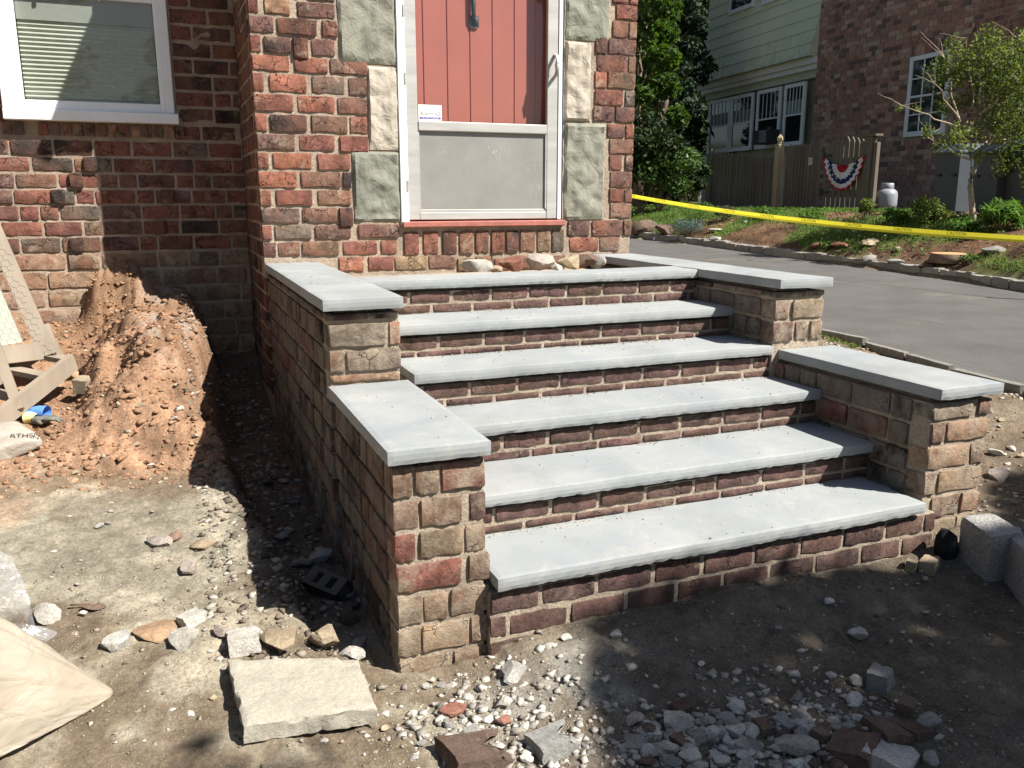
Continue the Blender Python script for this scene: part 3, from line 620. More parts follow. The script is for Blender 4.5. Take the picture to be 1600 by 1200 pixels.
def side_wall(label, xl, xr, xlu, xru, yF, yU, capL, capU, first):
    r = empty('side_wall', (xl, yF, -.3)); tag(r, label, 'stair wall', 'brick side walls with stone caps flanking the steps')
    c1 = wallcore('core', None, xl+.008, xr-.008, yF+.008, yU+.02, -.45, .418, MOS, .03, .005, first); under(c1, r)
    c2 = wallcore('core', None, xlu+.008, xru-.008, yU+.008, 3.17, -.45, .797, MOS, .03, .005, first+1); under(c2, r)
    for q_ in (MB().box(xl+.05, xr-.05, yF+.06, yU+.02, .415, .4375), MB().box(xlu+.05, xru-.05, yU+.06, 3.165, .79, .8165)): under(q_.build('bed_joint', MOS, None), r)
    s1 = slab('cap_stone', None, capL[0], capL[1], -.003, yU+.01, .438, .492, first+2, .003); under(s1, r)
    s2 = slab('cap_stone', None, capU[0], capU[1], yU-.038, 3.165, .817, .87, first+3, .0015); under(s2, r)
    return r, c1, c2
LW_, lc1, lc2 = side_wall('left stair wall, brick with two stepped stone caps, one side in deep shade', -.362, -.036, -.378, -.055, .028, 1.048, (-.385, -.022), (-.398, -.045), 70)
RW_, rc1, rc2 = side_wall('right stair wall, brick with two stepped stone caps, beside the driveway', 2.012, 2.362, 1.975, 2.300, .028, 1.048, (2.022, 2.398), (1.972, 2.325), 90)
# fronts of the left pier, laid brick by brick
zx1 = lambda p: -.362+(p-710)*(.326/430)
for (z1, z0), sp, cs in [((.422, .318), [(708, 800), (812, 925), (930, 1140)], 'bbr'), ((.306, .202), [(706, 825), (830, 1030), (1065, 1142)], 'sbp'), ((.190, .088), [(710, 808), (822, 1035), (1042, 1140)], 'rss'),
                         ((.076, -.026), [(712, 1022), (1055, 1165)], 'rb'), ((-.04, -.145), [(715, 835), (838, 955), (965, 1160)], 'ssb'), ((-.157, -.262), [(712, 822), (826, 1055), (1062, 1160)], 'stb'), ((-.274, -.37), [(712, 960), (975, 1150)], 'sb')]:
    for i, ((a, b), c) in enumerate(zip(sp, cs)):
        x0, x1 = zx1(a), zx1(b); x0 = max(x0, -.364); lay(lc1, (0, .034, 0), (1, 0, 0), (0, -1, 0), x0, min(x1, -.02), z0, z1, BRC, c, .11, .004, tilt=.012)
for (z1, z0), sp, cs in [((.802, .772), [(460, 700), (705, 868)], 'pd'), ((.758, .655), [(462, 798), (812, 876)], 'go'), ((.643, .545), [(466, 552), (562, 878)], 'bg')]:
    for (a, b), c in zip(sp, cs):
        k = lambda p: -.378+(p-460)*(.323/418); lay(lc2, (0, 1.052, 0), (1, 0, 0), (0, -1, 0), k(a), k(b), z0, z1, BRC, c, .11, .004, tilt=.012)
lay(lc2, (0, 1.052, 0), (1, 0, 0), (0, -1, 0), -.37, -.06, .492, .532, BRF, 's', .11, -.002)
# right pier fronts
zx2 = lambda p: 2.008+(p-45)*(.352/358)
for (z1, z0), sp, cs in [((.420, .345), [(52, 300), (330, 405)], 'gb'), ((.333, .237), [(58, 138), (152, 405)], 'bt'), ((.224, .118), [(50, 305), (318, 402)], 'tb'), ((.106, .0), [(50, 118), (132, 400)], 'bt'), ((-.012, -.108), [(110, 275), (290, 400)], 'bt'), ((-.12, -.2), [(110, 270), (275, 400)], 'ss')]:
    for (a, b), c in zip(sp, cs): lay(rc1, (0, .034, 0), (1, 0, 0), (0, -1, 0), zx2(a), min(zx2(b), 2.368), z0, z1, BRC, c, .11, .004, tilt=.012)
for (z1, z0), sp, cs in [((.80, .768), [(0, .62), (.66, 1)], 'dd'), ((.757, .65), [(0, .30), (.36, 1)], 'bs'), ((.638, .53), [(0, .40), (.45, .72), (.76, 1)], 'pms')]:
    for (a, b), c in zip(sp, cs): lay(rc2, (0, 1.052, 0), (1, 0, 0), (0, -1, 0), 1.975+a*.325, 1.975+b*.325, z0, z1, BRC, c, .11, .004, tilt=.012)
# long faces, brick tones darkened to paint in their shade
zr = [.421, .306, .190, .076, -.04, -.157, -.274]
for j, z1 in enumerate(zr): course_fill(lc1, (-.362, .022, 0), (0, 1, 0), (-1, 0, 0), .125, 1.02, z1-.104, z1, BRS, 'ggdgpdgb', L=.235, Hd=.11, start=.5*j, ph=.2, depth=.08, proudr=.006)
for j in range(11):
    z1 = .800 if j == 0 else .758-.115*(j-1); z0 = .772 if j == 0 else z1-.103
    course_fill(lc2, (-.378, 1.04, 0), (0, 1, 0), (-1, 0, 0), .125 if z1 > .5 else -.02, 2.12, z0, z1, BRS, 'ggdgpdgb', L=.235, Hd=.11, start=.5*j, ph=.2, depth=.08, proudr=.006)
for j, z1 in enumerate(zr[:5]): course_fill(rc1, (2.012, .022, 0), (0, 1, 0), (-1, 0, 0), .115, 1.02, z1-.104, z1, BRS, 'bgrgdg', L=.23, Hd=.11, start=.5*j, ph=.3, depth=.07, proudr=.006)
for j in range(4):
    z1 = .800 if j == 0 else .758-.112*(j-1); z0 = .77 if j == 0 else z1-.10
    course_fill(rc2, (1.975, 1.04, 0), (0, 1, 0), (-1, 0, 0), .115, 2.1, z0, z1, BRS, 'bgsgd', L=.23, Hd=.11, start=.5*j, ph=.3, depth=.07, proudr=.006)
# ------------------------------------------------------------------ loose stones and broken bricks
def rock_mesh(seed, cuts, flat=.0, sub=2, rough=.05, name='rock'):
    r = np.random.default_rng(seed); bm = bmesh.new(); bmesh.ops.create_icosphere(bm, subdivisions=sub, radius=.5)
    V = np.array([v.co[:] for v in bm.verts]); F = [[v.index for v in f.verts] for f in bm.faces]; bm.free()
    V = V*(1+.25*fbm(V[:, 0]*2+seed, V[:, 1]*2, V[:, 2]*2, o=2, sd=seed))[:, None]
    for _ in range(cuts):
        n = r.normal(size=3); n[2] = n[2]*1.2+(.0); n /= np.linalg.norm(n); d = r.uniform(.22, .38)
        k = V@n; V = np.where((k > d)[:, None], V-((k-d)[:, None])*n[None, :], V)
    V *= (1+rough*fbm(V[:, 0]*7, V[:, 1]*7, V[:, 2]*7+seed, o=2, sd=seed+3))[:, None]
    V /= (V.max(0)-V.min(0)); V -= (V.max(0)+V.min(0))/2
    return mesh(name, V, F, None, True)
def set_rock(me_, mat, ang=28): me_.materials.append(mat); me_.set_sharp_from_angle(angle=math.radians(ang)); return me_
m = M('rubble', .93, .15); m.objoff(); k = m.mix(m.oi.outputs['Color'], m.ramp(m.noise(16, 5, .7), [(.3, .7), (.7, 1.25)]), 1., 'MULTIPLY')
k = m.mix(k, (.30, .25, .19), m.ramp(m.noise(9, 4, .7), [(.55, 0.), (.75, .6)])); k = m.mix(k, m.ramp(m.noise(140, 2), [(.35, .8), (.65, 1.15)]), 1., 'MULTIPLY'); m.color(k)
m.bump(m.noise(45, 7, .75), .8, .010); RUB = m.m
ROCKS = [set_rock(rock_mesh(i, 9+i % 5), RUB) for i in range(12)]
CHIPS = [set_rock(rock_mesh(40+i, 14, sub=2, rough=.02), RUB, 20) for i in range(6)]
def brickbat(seed):
    V, F = boxgrid(6, 4, 3); r = np.random.default_rng(seed); V = V.copy(); p = V.copy()
    V += .02*r.normal(size=V.shape)*((np.abs(p) > .49).sum(1) >= 2)[:, None]
    end = p[:, 0] > .2; V[:, 0] -= np.where(end, (p[:, 0]-.2)*(.5+.9*fbm(p[:, 1]*3, p[:, 2]*3, sd=seed)), 0)
    me_ = mesh('brickbat', V, F, None, True); return set_rock(me_, RUB, 25)
BATS = [brickbat(i) for i in range(4)]
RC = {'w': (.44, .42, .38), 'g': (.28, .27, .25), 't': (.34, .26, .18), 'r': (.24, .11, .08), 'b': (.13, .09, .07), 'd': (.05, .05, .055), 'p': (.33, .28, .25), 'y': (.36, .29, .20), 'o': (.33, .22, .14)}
def put_rock(name, px, py, wpx, hpx, c, label, cat, group=None, kind='rock', rz=None, sink=.18, flat=None, loc=None):
    """stone whose foot is seen at (px, py+hpx/2)"""
    P = loc if loc is not None else ground_at(px, py+hpx*.42)
    dep = (P-CAM).dot(FW); sx = wpx/FPX*dep; sz = (flat if flat else max(.35, min(.85, hpx/wpx*.85)))*sx; sy = sx*rnd.uniform(.65, .9) if not flat else sx*.75
    if kind == 'rock': me_ = rnd.choice(ROCKS)
    elif kind == 'chip': me_ = rnd.choice(CHIPS)
    else: me_ = rnd.choice(BATS)
    off = Vector((FW.x, FW.y, 0)).normalized()*sy*.35
    x, y = P.x+off.x, P.y+off.y; zg = float(H(np.array([x]), np.array([y]), False)[0]) if loc is None else loc.z
    o = ob(name, me_, None, (x, y, zg+sz*(.5-sink)), (rnd.uniform(-.2, .2), rnd.uniform(-.2, .2), rnd.uniform(-.6, .6) if rz is None else rz), (sx, sy, sz))
    q = RC[c]; v_ = rnd.uniform(.72, 1.1); o.color = (q[0]*v_*rnd.uniform(.99, 1.02), q[1]*v_, q[2]*v_*rnd.uniform(.97, 1.01), 1)
    return tag(o, label, cat, group)
NR = 'loose rubble around the steps'
for a in [
 ('stone', 292, 882, 30, 42, 'p', 'upright pinkish grey stone chunk on the pale dirt left of the trench', 'chip'),
 ('stone', 245, 848, 42, 24, 'p', 'flat pale stone beside the small red brick crumb', 'chip'),
 ('brick_crumb', 270, 837, 25, 22, 'r', 'small reddish brick crumb lying between two pale stones', 'rock'),
 ('stone', 315, 852, 44, 22, 'y', 'low half buried tan stone right of the red brick crumb', 'rock'),
 ('stone', 176, 1003, 42, 46, 'w', 'white jagged mortar lump standing right of the clear sand bag', 'chip'),
 ('slate', 240, 985, 82, 44, 'o', 'large flat orange tan flake lying between white mortar lumps', 'flat'),
 ('stone', 299, 968, 40, 28, 'w', 'small white squared block behind the rough white lump', 'bat'),
 ('stone', 286, 1001, 50, 38, 'w', 'rough white mortar lump touching the orange tan flake', 'rock'),
 ('stone', 66, 958, 42, 46, 'w', 'white lump partly behind the clear plastic sand bag', 'rock'),
 ('slate', 143, 950, 34, 12, 'b', 'thin brown flake lying above the sand bag tip', 'flat'),
 ('stone', 345, 990, 34, 24, 'p', 'pinkish stone leaning at the rear left corner of the concrete slab', 'chip'),
 ('stone', 378, 1003, 50, 36, 'w', 'white crumbly block behind the left end of the concrete slab', 'bat'),
 ('stone', 430, 1006, 62, 30, 'y', 'low tan stone half buried behind the concrete slab', 'rock'),
 ('stone', 503, 998, 54, 48, 'y', 'wedge shaped tan stone behind the concrete slab at the shadow edge', 'chip'),
 ('stone', 548, 1018, 44, 22, 'w', 'pale flat stone behind the right end of the concrete slab', 'chip'),
 ('stone', 130, 606, 27, 26, 'y', 'tan squared stone by the end of the timber frame', 'bat'),
 ('stone', 112, 586, 20, 18, 'o', 'round yellow tan stone under the end of the timber frame', 'rock'),
 ('stone', 675, 838, 12, 6, 'w', 'tiny chip', 'skip'),
 ('stone', 800, 1056, 46, 36, 'w', 'largest white mortar chunk in front of the bottom tread left corner', 'chip'),
 ('stone', 785, 1100, 34, 26, 'w', 'pale angular mortar chunk below the largest white one', 'chip'),
 ('brick_shard', 706, 1113, 40, 22, 'r', 'reddish wedge shard among pale crumbs left of the half brick', 'chip'),
 ('brick_shard', 785, 1127, 32, 20, 'r', 'dark red shard lying above the broken half brick', 'chip'),
 ('half_brick', 746, 1186, 112, 44, 'b', 'big broken half brick at the bottom edge of the view', 'bat'),
 ('tile_piece', 868, 1163, 74, 40, 'g', 'flat grey wedge of broken paving near the bottom edge', 'bat'),
 ('stone', 735, 1147, 34, 26, 'g', 'rounded grey cobble above the broken half brick', 'rock'),
 ('stone', 1250, 1172, 66, 36, 'w', 'long white stone in the front rubble heap', 'rock'),
 ('stone', 1155, 1106, 36, 17, 'w', 'elongated white stone lying on the upper edge of the rubble heap', 'rock'),
 ('stone', 1302, 1128, 24, 28, 'w', 'narrow white stone standing left of the brown block', 'chip'),
 ('stone', 1337, 1094, 34, 26, 'w', 'bright white faceted stone under the grey upright block', 'chip'),
 ('stone', 1342, 992, 34, 20, 'w', 'white flat stone alone on the dark soil', 'rock'),
 ('stone_block', 1380, 1056, 46, 50, 'g', 'tall grey squared block on the dark soil above the rubble heap', 'bat'),
 ('stone_block', 1420, 1102, 34, 40, 'b', 'brown squared block at the right of the rubble heap', 'bat'),
 ('stone', 1453, 1128, 40, 32, 'g', 'angular grey stone right of the brown block', 'chip'),
 ('brick_slab', 1440, 1146, 60, 26, 'b', 'long brown brick piece leaning in the rubble heap', 'bat'),
 ('brick_slab', 1402, 1150, 72, 34, 'b', 'wide dark slab piece in the rubble heap', 'bat'),
 ('brick_slab', 1345, 1177, 90, 28, 'b', 'long dusty brown slab at the bottom of the rubble heap', 'bat'),
 ('stone', 1400, 1192, 88, 34, 'w', 'broad pale concrete chunk at the bottom edge right of the heap', 'bat'),
 ('stone', 1458, 1189, 34, 24, 'g', 'small grey stone beside the broad pale chunk', 'rock'),
 ('brick_piece', 1065, 1108, 34, 24, 'b', 'dark brown brick piece on the upper edge of the heap', 'bat'),
 ('stone', 1118, 1146, 33, 30, 'w', 'round white cobble in the middle of the rubble heap', 'rock'),
 ('stone', 1145, 1134, 28, 28, 'g', 'round grey cobble right of the round white one', 'rock'),
 ('stone', 1169, 1136, 24, 17, 'w', 'small bright pebble at the upper edge of the heap', 'rock'),
 ('stone', 1076, 1141, 30, 20, 'w', 'squarish white stone at the left of the heap', 'chip'),
 ('stone', 1047, 1172, 34, 26, 'g', 'grey stone at the left end of the heap', 'rock'),
 ('stone', 977, 1170, 26, 20, 'w', 'pale stone apart from the heap on its left', 'chip'),
 ('stone', 1022, 1148, 22, 15, 'w', 'small pale block left of the squarish white stone', 'bat'),
 ('stone', 1080, 1184, 34, 32, 'w', 'white chunk low in the left half of the heap', 'chip'),
 ('stone', 1130, 1190, 28, 24, 'w', 'white stone at the bottom centre of the heap', 'rock'),
 ('stone', 1161, 1164, 18, 22, 'w', 'small upright white block in the heap centre', 'bat'),
 ('stone', 1255, 1121, 34, 30, 'g', 'dusty grey green cobble above the long white stone', 'rock'),
 ('brick_piece', 1284, 1146, 30, 40, 'b', 'dark upright brick piece beside the narrow white stone', 'bat'),
 ('stone', 1342, 1064, 26, 22, 'w', 'grey white stone left of the tall grey block', 'rock'),
 ('stone', 962, 993, 22, 18, 'w', 'lone pale pebble close to the foot of the bottom riser', 'rock'),
 ('stone', 884, 997, 20, 13, 'w', 'flat pale pebble in the sand at the foot of the bottom riser', 'chip'),
 ('stone', 1297, 940, 18, 12, 'w', 'white pebble on dark soil near the right end of the bottom riser', 'rock'),
 ('stone', 1096, 1038, 14, 8, 'w', 'small white chip alone in the middle of the dark soil', 'chip'),
 ('stone', 1247, 1090, 20, 20, 'g', 'small grey stone above the dusty cobble', 'rock'),
 ('brick_crumb', 1456, 881, 34, 24, 'y', 'tan brick crumb left of the dark hole by the right pier', 'bat'),
 ('brick_crumb', 1426, 882, 20, 20, 'y', 'small tan crumb next to the other crumb by the right pier', 'bat'),
 ('stone', 1558, 708, 24, 12, 'w', 'light stone on the dirt beyond the right pier', 'rock'),
 ('stone', 1570, 742, 44, 20, 'p', 'wide pinkish stone on the dirt beyond the right pier', 'rock'),
 ('stone', 505, 985, 10, 10, 'w', '', 'skip'),
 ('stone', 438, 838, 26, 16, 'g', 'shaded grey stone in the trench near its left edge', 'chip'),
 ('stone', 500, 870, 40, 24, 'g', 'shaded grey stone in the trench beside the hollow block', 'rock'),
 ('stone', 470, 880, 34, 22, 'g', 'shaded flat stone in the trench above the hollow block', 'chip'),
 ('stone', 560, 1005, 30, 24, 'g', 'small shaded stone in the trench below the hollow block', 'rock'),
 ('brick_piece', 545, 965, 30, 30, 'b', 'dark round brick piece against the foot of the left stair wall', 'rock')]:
    if a[7] == 'skip': continue
    kd = a[7]; put_rock(a[0], *a[1:6], a[6], 'brick piece' if 'brick' in a[0] else 'stone', NR, kind='chip' if kd == 'flat' else kd, flat=.16 if kd == 'flat' else None, sink=.42 if kd == 'bat' and a[3] > 55 else (.30 if kd == 'bat' else .24))
# smaller stones nobody tells apart
def scatter(n, box_, cols, size, label, group, kinds=('rock', 'chip')):
    for i in range(n):
        px = rnd.uniform(box_[0], box_[2]); py = rnd.uniform(box_[1], box_[3]); s = rnd.uniform(*size)
        put_rock('stone', px, py, s, s*rnd.uniform(.5, .85), rnd.choice(cols), label, 'stone', group, rnd.choice(kinds), sink=.34)
scatter(95, (990, 1118, 1350, 1198), 'wwgbg', (15, 38), 'small pale stone packed into the rubble heap at the front', 'small stones packed in the front rubble heap', ('chip', 'chip', 'bat'))
scatter(46, (640, 1060, 850, 1198), 'wwgp', (10, 22), 'small chalky mortar crumb in front of the left pier', 'mortar crumbs in front of the left pier')
scatter(20, (900, 1140, 1010, 1198), 'wgb', (8, 16), 'small pale stone left of the rubble heap', 'small stones left of the front rubble heap')
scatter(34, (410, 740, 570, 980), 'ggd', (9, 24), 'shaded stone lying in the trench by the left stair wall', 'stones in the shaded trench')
scatter(26, (60, 780, 400, 1000), 'wwyp', (7, 14), 'small pale stone on the sunlit dirt left of the trench', 'small stones on the sunlit dirt')
scatter(22, (230, 1010, 640, 1195), 'wwy', (8, 16), 'small pale stone around the concrete slab', 'small stones around the concrete slab')
scatter(16, (1180, 880, 1500, 1010), 'gb', (8, 15), 'small dull stone on the dark soil before the steps', 'small stones on the dark soil')
scatter(14, (1550, 640, 1600, 790), 'wgy', (8, 16), 'small stone on the dirt right of the right pier', 'small stones beyond the right pier')
scatter(12, (110, 590, 310, 760), 'wyo', (8, 15), 'small pale stone embedded in the orange soil mound', 'small stones in the orange mound')
# pebbles and clods too many to count
def pebbles(name, n, region, size, mat, label, zoff=0., dens=None, xyz=None):
    X = nr.uniform(region[0], region[2], n); Y = nr.uniform(region[1], region[3], n)
    if dens is not None: k = dens(X, Y) > nr.random(n); X, Y = X[k], Y[k]
    if xyz is None: k = ~((X > -.42) & (X < 2.40) & (Y > 0.0)); X, Y = X[k], Y[k]; Z = H(X, Y)
    else: X, Y, Z = xyz
    n = len(X); bm = bmesh.new()
    if 'soil' in name: bmesh.ops.create_icosphere(bm, subdivisions=1, radius=.5)
    else: bmesh.ops.create_cube(bm, size=.75); bmesh.ops.triangulate(bm, faces=bm.faces[:])
    bv = np.array([v.co[:] for v in bm.verts]); bf = np.array([[v.index for v in f.verts] for f in bm.faces]); bm.free()
    s = size[0]+(size[1]-size[0])*nr.random(n)**3
    P = bv[None]*(1+.30*nr.normal(size=(n, len(bv), 1))); sc3 = s[:, None]*np.stack([nr.uniform(.8, 1.3, n), nr.uniform(.7, 1.1, n), nr.uniform(.4, .8, n)], 1)
    P = P*sc3[:, None, :]; a = nr.uniform(0, 6.28, n); ca_, sa = np.cos(a)[:, None], np.sin(a)[:, None]
    P = np.stack([P[..., 0]*ca_-P[..., 1]*sa, P[..., 0]*sa+P[..., 1]*ca_, P[..., 2]], -1)+np.stack([X, Y, Z+sc3[:, 2]*.10], -1)[:, None, :]
    Fx = (bf[None]+(np.arange(n)*len(bv))[:, None, None]).reshape(-1, 3)
    me_ = bpy.data.meshes.new(name); me_.vertices.add(n*len(bv)); me_.vertices.foreach_set('co', P.astype(np.float32).ravel()); me_.loops.add(Fx.size); me_.loops.foreach_set('vertex_index', Fx.ravel().astype(np.int32))
    me_.polygons.add(len(Fx)); me_.polygons.foreach_set('loop_start', np.arange(0, Fx.size, 3, dtype=np.int32)); me_.update(calc_edges=True); me_.materials.append(mat)
    return tag(ob(name, me_), label, None, None, 'stuff')
def peb_mat(name, cols):
    m = M(name, .95, .1); isl = node(m.t, 'NewGeometry').outputs['Random Per Island']; n_ = len(cols)
    k = m.ramp(isl, [(i/n_, c_) for i, c_ in enumerate(cols)], 'CONSTANT'); m.color(m.mix(k, m.ramp(m.noise(90, 4), [(.3, .75), (.7, 1.2)]), 1., 'MULTIPLY')); return m.m
pebbles('gravel', 7000, (-2.0, -1.3, 2.9, 1.0), (.003, .017), peb_mat('pebble_mix', [(.27, .24, .19), (.20, .165, .13), (.34, .31, .26), (.16, .13, .10), (.25, .21, .16)]), 'fine pebbles and crumbs on the bare soil')
pebbles('mortar_crumbs', 9000, (-.6, -1.0, 1.5, -.0), (.005, .036), peb_mat('crumb_mix', [(.38, .36, .32), (.29, .27, .24), (.44, .41, .36), (.22, .20, .17)]), 'chalky mortar crumbs in front of the left pier', dens=lambda x, y: np.clip(.85*np.exp(-((x+.12)/.30)**2-((y+.35)/.26)**2)+.85*np.exp(-((x-.45)/.55)**4-((y+.72)/.20)**2), 0, 1))
m = M('clod_soil', .97, .1); k = m.ramp(m.noise(9, 5, .7), [(.3, (.25, .145, .088)), (.7, (.33, .20, .125))]); m.color(k); m.bump(m.noise(50, 6, .75), 1., .012); MATS_CLOD = m.m
pebbles('soil_clods', 4200, (-2.1, 1.6, -.42, 4.15), (.006, .034), peb_mat('clod_mix', [(.28, .15, .085), (.24, .13, .07), (.31, .17, .10), (.21, .115, .07), (.32, .20, .125), (.33, .27, .20)]), 'crumbs of orange soil on the dug mound', dens=lambda x, y: np.where(x > -.86, .35, .9))
pebbles('soil_lumps', 1100, (-1.65, 1.75, -.78, 4.1), (.010, .050), MATS_CLOD, 'big crumbly lumps of orange soil on the mound')
pebbles('trench_crumbs', 2600, (-.95, .1, -.40, 4.0), (.008, .035), peb_mat('trench_mix', [(.16, .13, .10), (.24, .21, .17), (.11, .09, .07), (.33, .30, .26)]), 'dark crumbs and grit in the trench')
gx_, gy_, gz_ = [], [], []
for i in range(1, 6):
    for _ in range(420):
        x = rnd.uniform(0, 1.97); 
        if fbm(x*3.1, i*5.3, sd=31) < -.25: continue
        gx_.append(x); gy_.append(Y_[i+1]-OV+RO-.002-abs(rnd.gauss(0, .022))); gz_.append(Z_[i]+.001)
for _ in range(420): gx_.append(rnd.uniform(.0, 1.95)); i = rnd.randint(1, 5); gy_.append(rnd.uniform(Y_[i]-.02, Y_[i+1]-.02)); gz_.append(Z_[i]+.001)
for _ in range(60): gx_.append(rnd.uniform(-.37, -.06)); gy_.append(rnd.uniform(1.1, 3.1)); gz_.append(.871)
for _ in range(30): gx_.append(rnd.uniform(-.37, -.04)); gy_.append(rnd.uniform(.0, 1.0)); gz_.append(.493)
pebbles('mortar_grit', 1, (0, 1, 0, 1), (.0018, .0085), peb_mat('grit_mix', [(.42, .35, .26), (.30, .24, .18), (.50, .43, .34), (.18, .15, .12)]), 'sandy mortar grit lying on the treads and caps', xyz=(np.array(gx_), np.array(gy_), np.array(gz_)))
pebbles('dirt_crumbs', 2600, (2.4, -1.0, 3.9, 3.0), (.006, .030), peb_mat('pebble_mix2', [(.36, .30, .23), (.25, .20, .15), (.45, .40, .33)]), 'fine grit on the dirt beside the right stair wall')

# broken masonry lying behind the top tread, against the house
for i, (px, py, w_, h_, c, lb, kd) in enumerate([(728, 412, 54, 26, 'w', 'white crumbly mortar lump behind the top tread', 'rock'), (780, 408, 40, 30, 'r', 'reddish brick wedge behind the top tread right of the white lump', 'chip'), (826, 410, 50, 34, 'p', 'pink dusty brick chunk behind the top tread below the door centre', 'chip'),
      (868, 406, 40, 28, 'y', 'tan brick chunk behind the top tread', 'chip'), (893, 408, 46, 30, 'b', 'brown brick chunk behind the right end of the top tread', 'chip'), (912, 402, 30, 26, 'g', 'grey chunk next to the right cap stone', 'rock'), (757, 416, 22, 14, 'y', 'small tan crumb between the white lump and the reddish wedge', 'rock'), (850, 416, 26, 14, 'w', 'small pale crumb behind the middle of the top tread', 'rock')]):
    p = at(px, 422, 'z', .79); p.y = 3.02; p = Vector((at(px, 422, 'y', 3.02).x, 2.80, .79)); put_rock('brick_chunk' if c in 'rpyb' else 'mortar_lump', px, py, w_*.95, h_*1.0, c, lb, 'brick piece' if c in 'rpyb' else 'stone', 'broken masonry behind the top tread', kd, loc=p, sink=.05)

# ------------------------------------------------------------------ concrete slab lying on the dirt
m = M('old_concrete', .93, .15); k = m.ramp(m.noise(4, 6, .65), [(.3, (.31, .285, .235)), (.7, (.40, .37, .305))]); k = m.mix(k, m.ramp(m.noise(70, 5, .75), [(.3, .8), (.7, 1.12)]), 1., 'MULTIPLY')
k = m.mix(k, (.30, .27, .22), m.ramp(m.vor(38, warp=.05), [(.05, .7), (.10, 0.)])); m.color(k); m.bump(m.noise(35, 8, .75), .8, .012); CONC = m.m
c0, c1, c2, c3 = [ground_at(*p) for p in ((352, 1040), (560, 1035), (590, 1128), (378, 1165))]
V, F = boxgrid(26, 16, 3); p = V.copy(); u, v, t = p[:, 0]+.5, p[:, 1]+.5, p[:, 2]
bl_, br_, fr_, fl_ = [np.array(q) for q in (c0, c1, c2, c3)]
bl_, br_, fr_, fl_ = [np.array(at(*q_)) for q_ in ((353, 1027, 'z', -.165), (562, 1021, 'z', -.215), (592, 1103, 'z', -.225), (377, 1134, 'z', -.185))]
P = (bl_[None]*((1-u)*v)[:, None]+br_[None]*(u*v)[:, None]+fl_[None]*((1-u)*(1-v))[:, None]+fr_[None]*(u*(1-v))[:, None])
P[:, 2] += (t-.5)*.062
ctr = P.mean(0); e = ((np.abs(p[:, :2]) > .49).any(1)); d = P-ctr; d[:, 2] = 0; d /= np.linalg.norm(d, axis=1)[:, None]+1e-9
P -= d*(np.where(e, .004+.014*np.abs(fbm(P[:, 0]*22, P[:, 1]*22, P[:, 2]*30, o=4, sd=77)), 0))[:, None]
cornerR = (u > .82) & (v > .8); P[:, 2] -= np.where(t > .4, .006*np.abs(fbm(P[:, 0]*14, P[:, 1]*14, o=4, sd=78))+np.where(cornerR, .012, 0), 0); P[:, 2] -= np.where(e & (t > .4), .006, 0)
o = ob('concrete_slab', mesh('concrete_slab', P-ctr, F, CONC, True), None, tuple(ctr)); o.data.set_sharp_from_angle(angle=math.radians(35)); tag(o, 'thick broken slab of pale concrete lying on the dirt left of the left pier', 'concrete slab')

# hollow brick in the trench
HBK = simple('hollow_brick_clay', (.10, .09, .08), .9, .2, .2, 20, bump=.6)
V, F = [], []
bm = bmesh.new()
def ring_plate(cx): 
    pass
hb = MB(); L_, W_, H_ = .25, .12, .09
for x in (-.125, -.03, .07): hb.box(x, x+(.055 if x < 0 else .055), -.06, .06, 0, H_)
hb.box(-.125, .125, -.06, -.036, 0, H_-.001).box(-.125, .125, .036, .06, 0, H_-.001).box(-.124, .124, -.059, .059, 0, .012)
pg = ground_at(515, 925); o = hb.build('hollow_brick', HBK, None); o.scale = (.74,)*3; o.location = pg+Vector((0, 0, .01)); o.rotation_euler = (math.radians(28), math.radians(6), math.radians(-52)); tag(o, 'dark hollow brick with two core holes tipped in the shaded trench', 'brick')

# granite blocks and black lump at the right edge
m = M('granite', .85, .3); k = m.ramp(m.noise(120, 3, .7), [(.35, (.15, .145, .14)), (.6, (.33, .32, .30))]); k = m.mix(k, m.ramp(m.noise(5, 4), [(.3, .8), (.7, 1.15)]), 1., 'MULTIPLY'); m.color(k); m.bump(m.noise(30, 6, .7), .8, .012); GRAN = m.m
def block(label, x, y, z0, sx, sy, sz, rz, seed):
    V, F = boxgrid(10, 8, 10); p = V.copy(); V = V*np.array([sx, sy, sz])
    n = fbm(V[:, 0]*9+seed, V[:, 1]*9, V[:, 2]*9, o=3, sd=seed)[:, None]; cnt = (np.abs(p) > .49).sum(1)[:, None]
    V = V*(1+.04*n-.035*(cnt >= 2)-.05*(cnt >= 3)); V[:, 0] += .04*V[:, 2]
    me_ = mesh('granite_block', V, F, GRAN, True); me_.set_sharp_from_angle(angle=math.radians(30))
    return tag(ob('granite_block', me_, None, (x, y, z0+sz/2), (.05, -.06, rz), (1, 1, 1)), label, 'stone block', 'granite blocks at the right edge')
q = ground_at(1547, 905); block('grey granite block with a sunlit top standing right of the right pier', q.x+.05, q.y+.06, q.z-.05, .15, .20, .27, -.25, 3)
q = ground_at(1592, 935); block('grey granite block cut by the right edge of the view', q.x+.07, q.y+.0, q.z-.04, .16, .20, .27, -.45, 9)
q = ground_at(1496, 878); o = ob('rock', ROCKS[3], None, (q.x, q.y+.06, q.z+.055), (0, 0, .4), (.10, .10, .16)); o.color = (.022, .022, .024, 1); tag(o, 'black rounded lump set in the dirt by the foot of the right pier', 'rock')

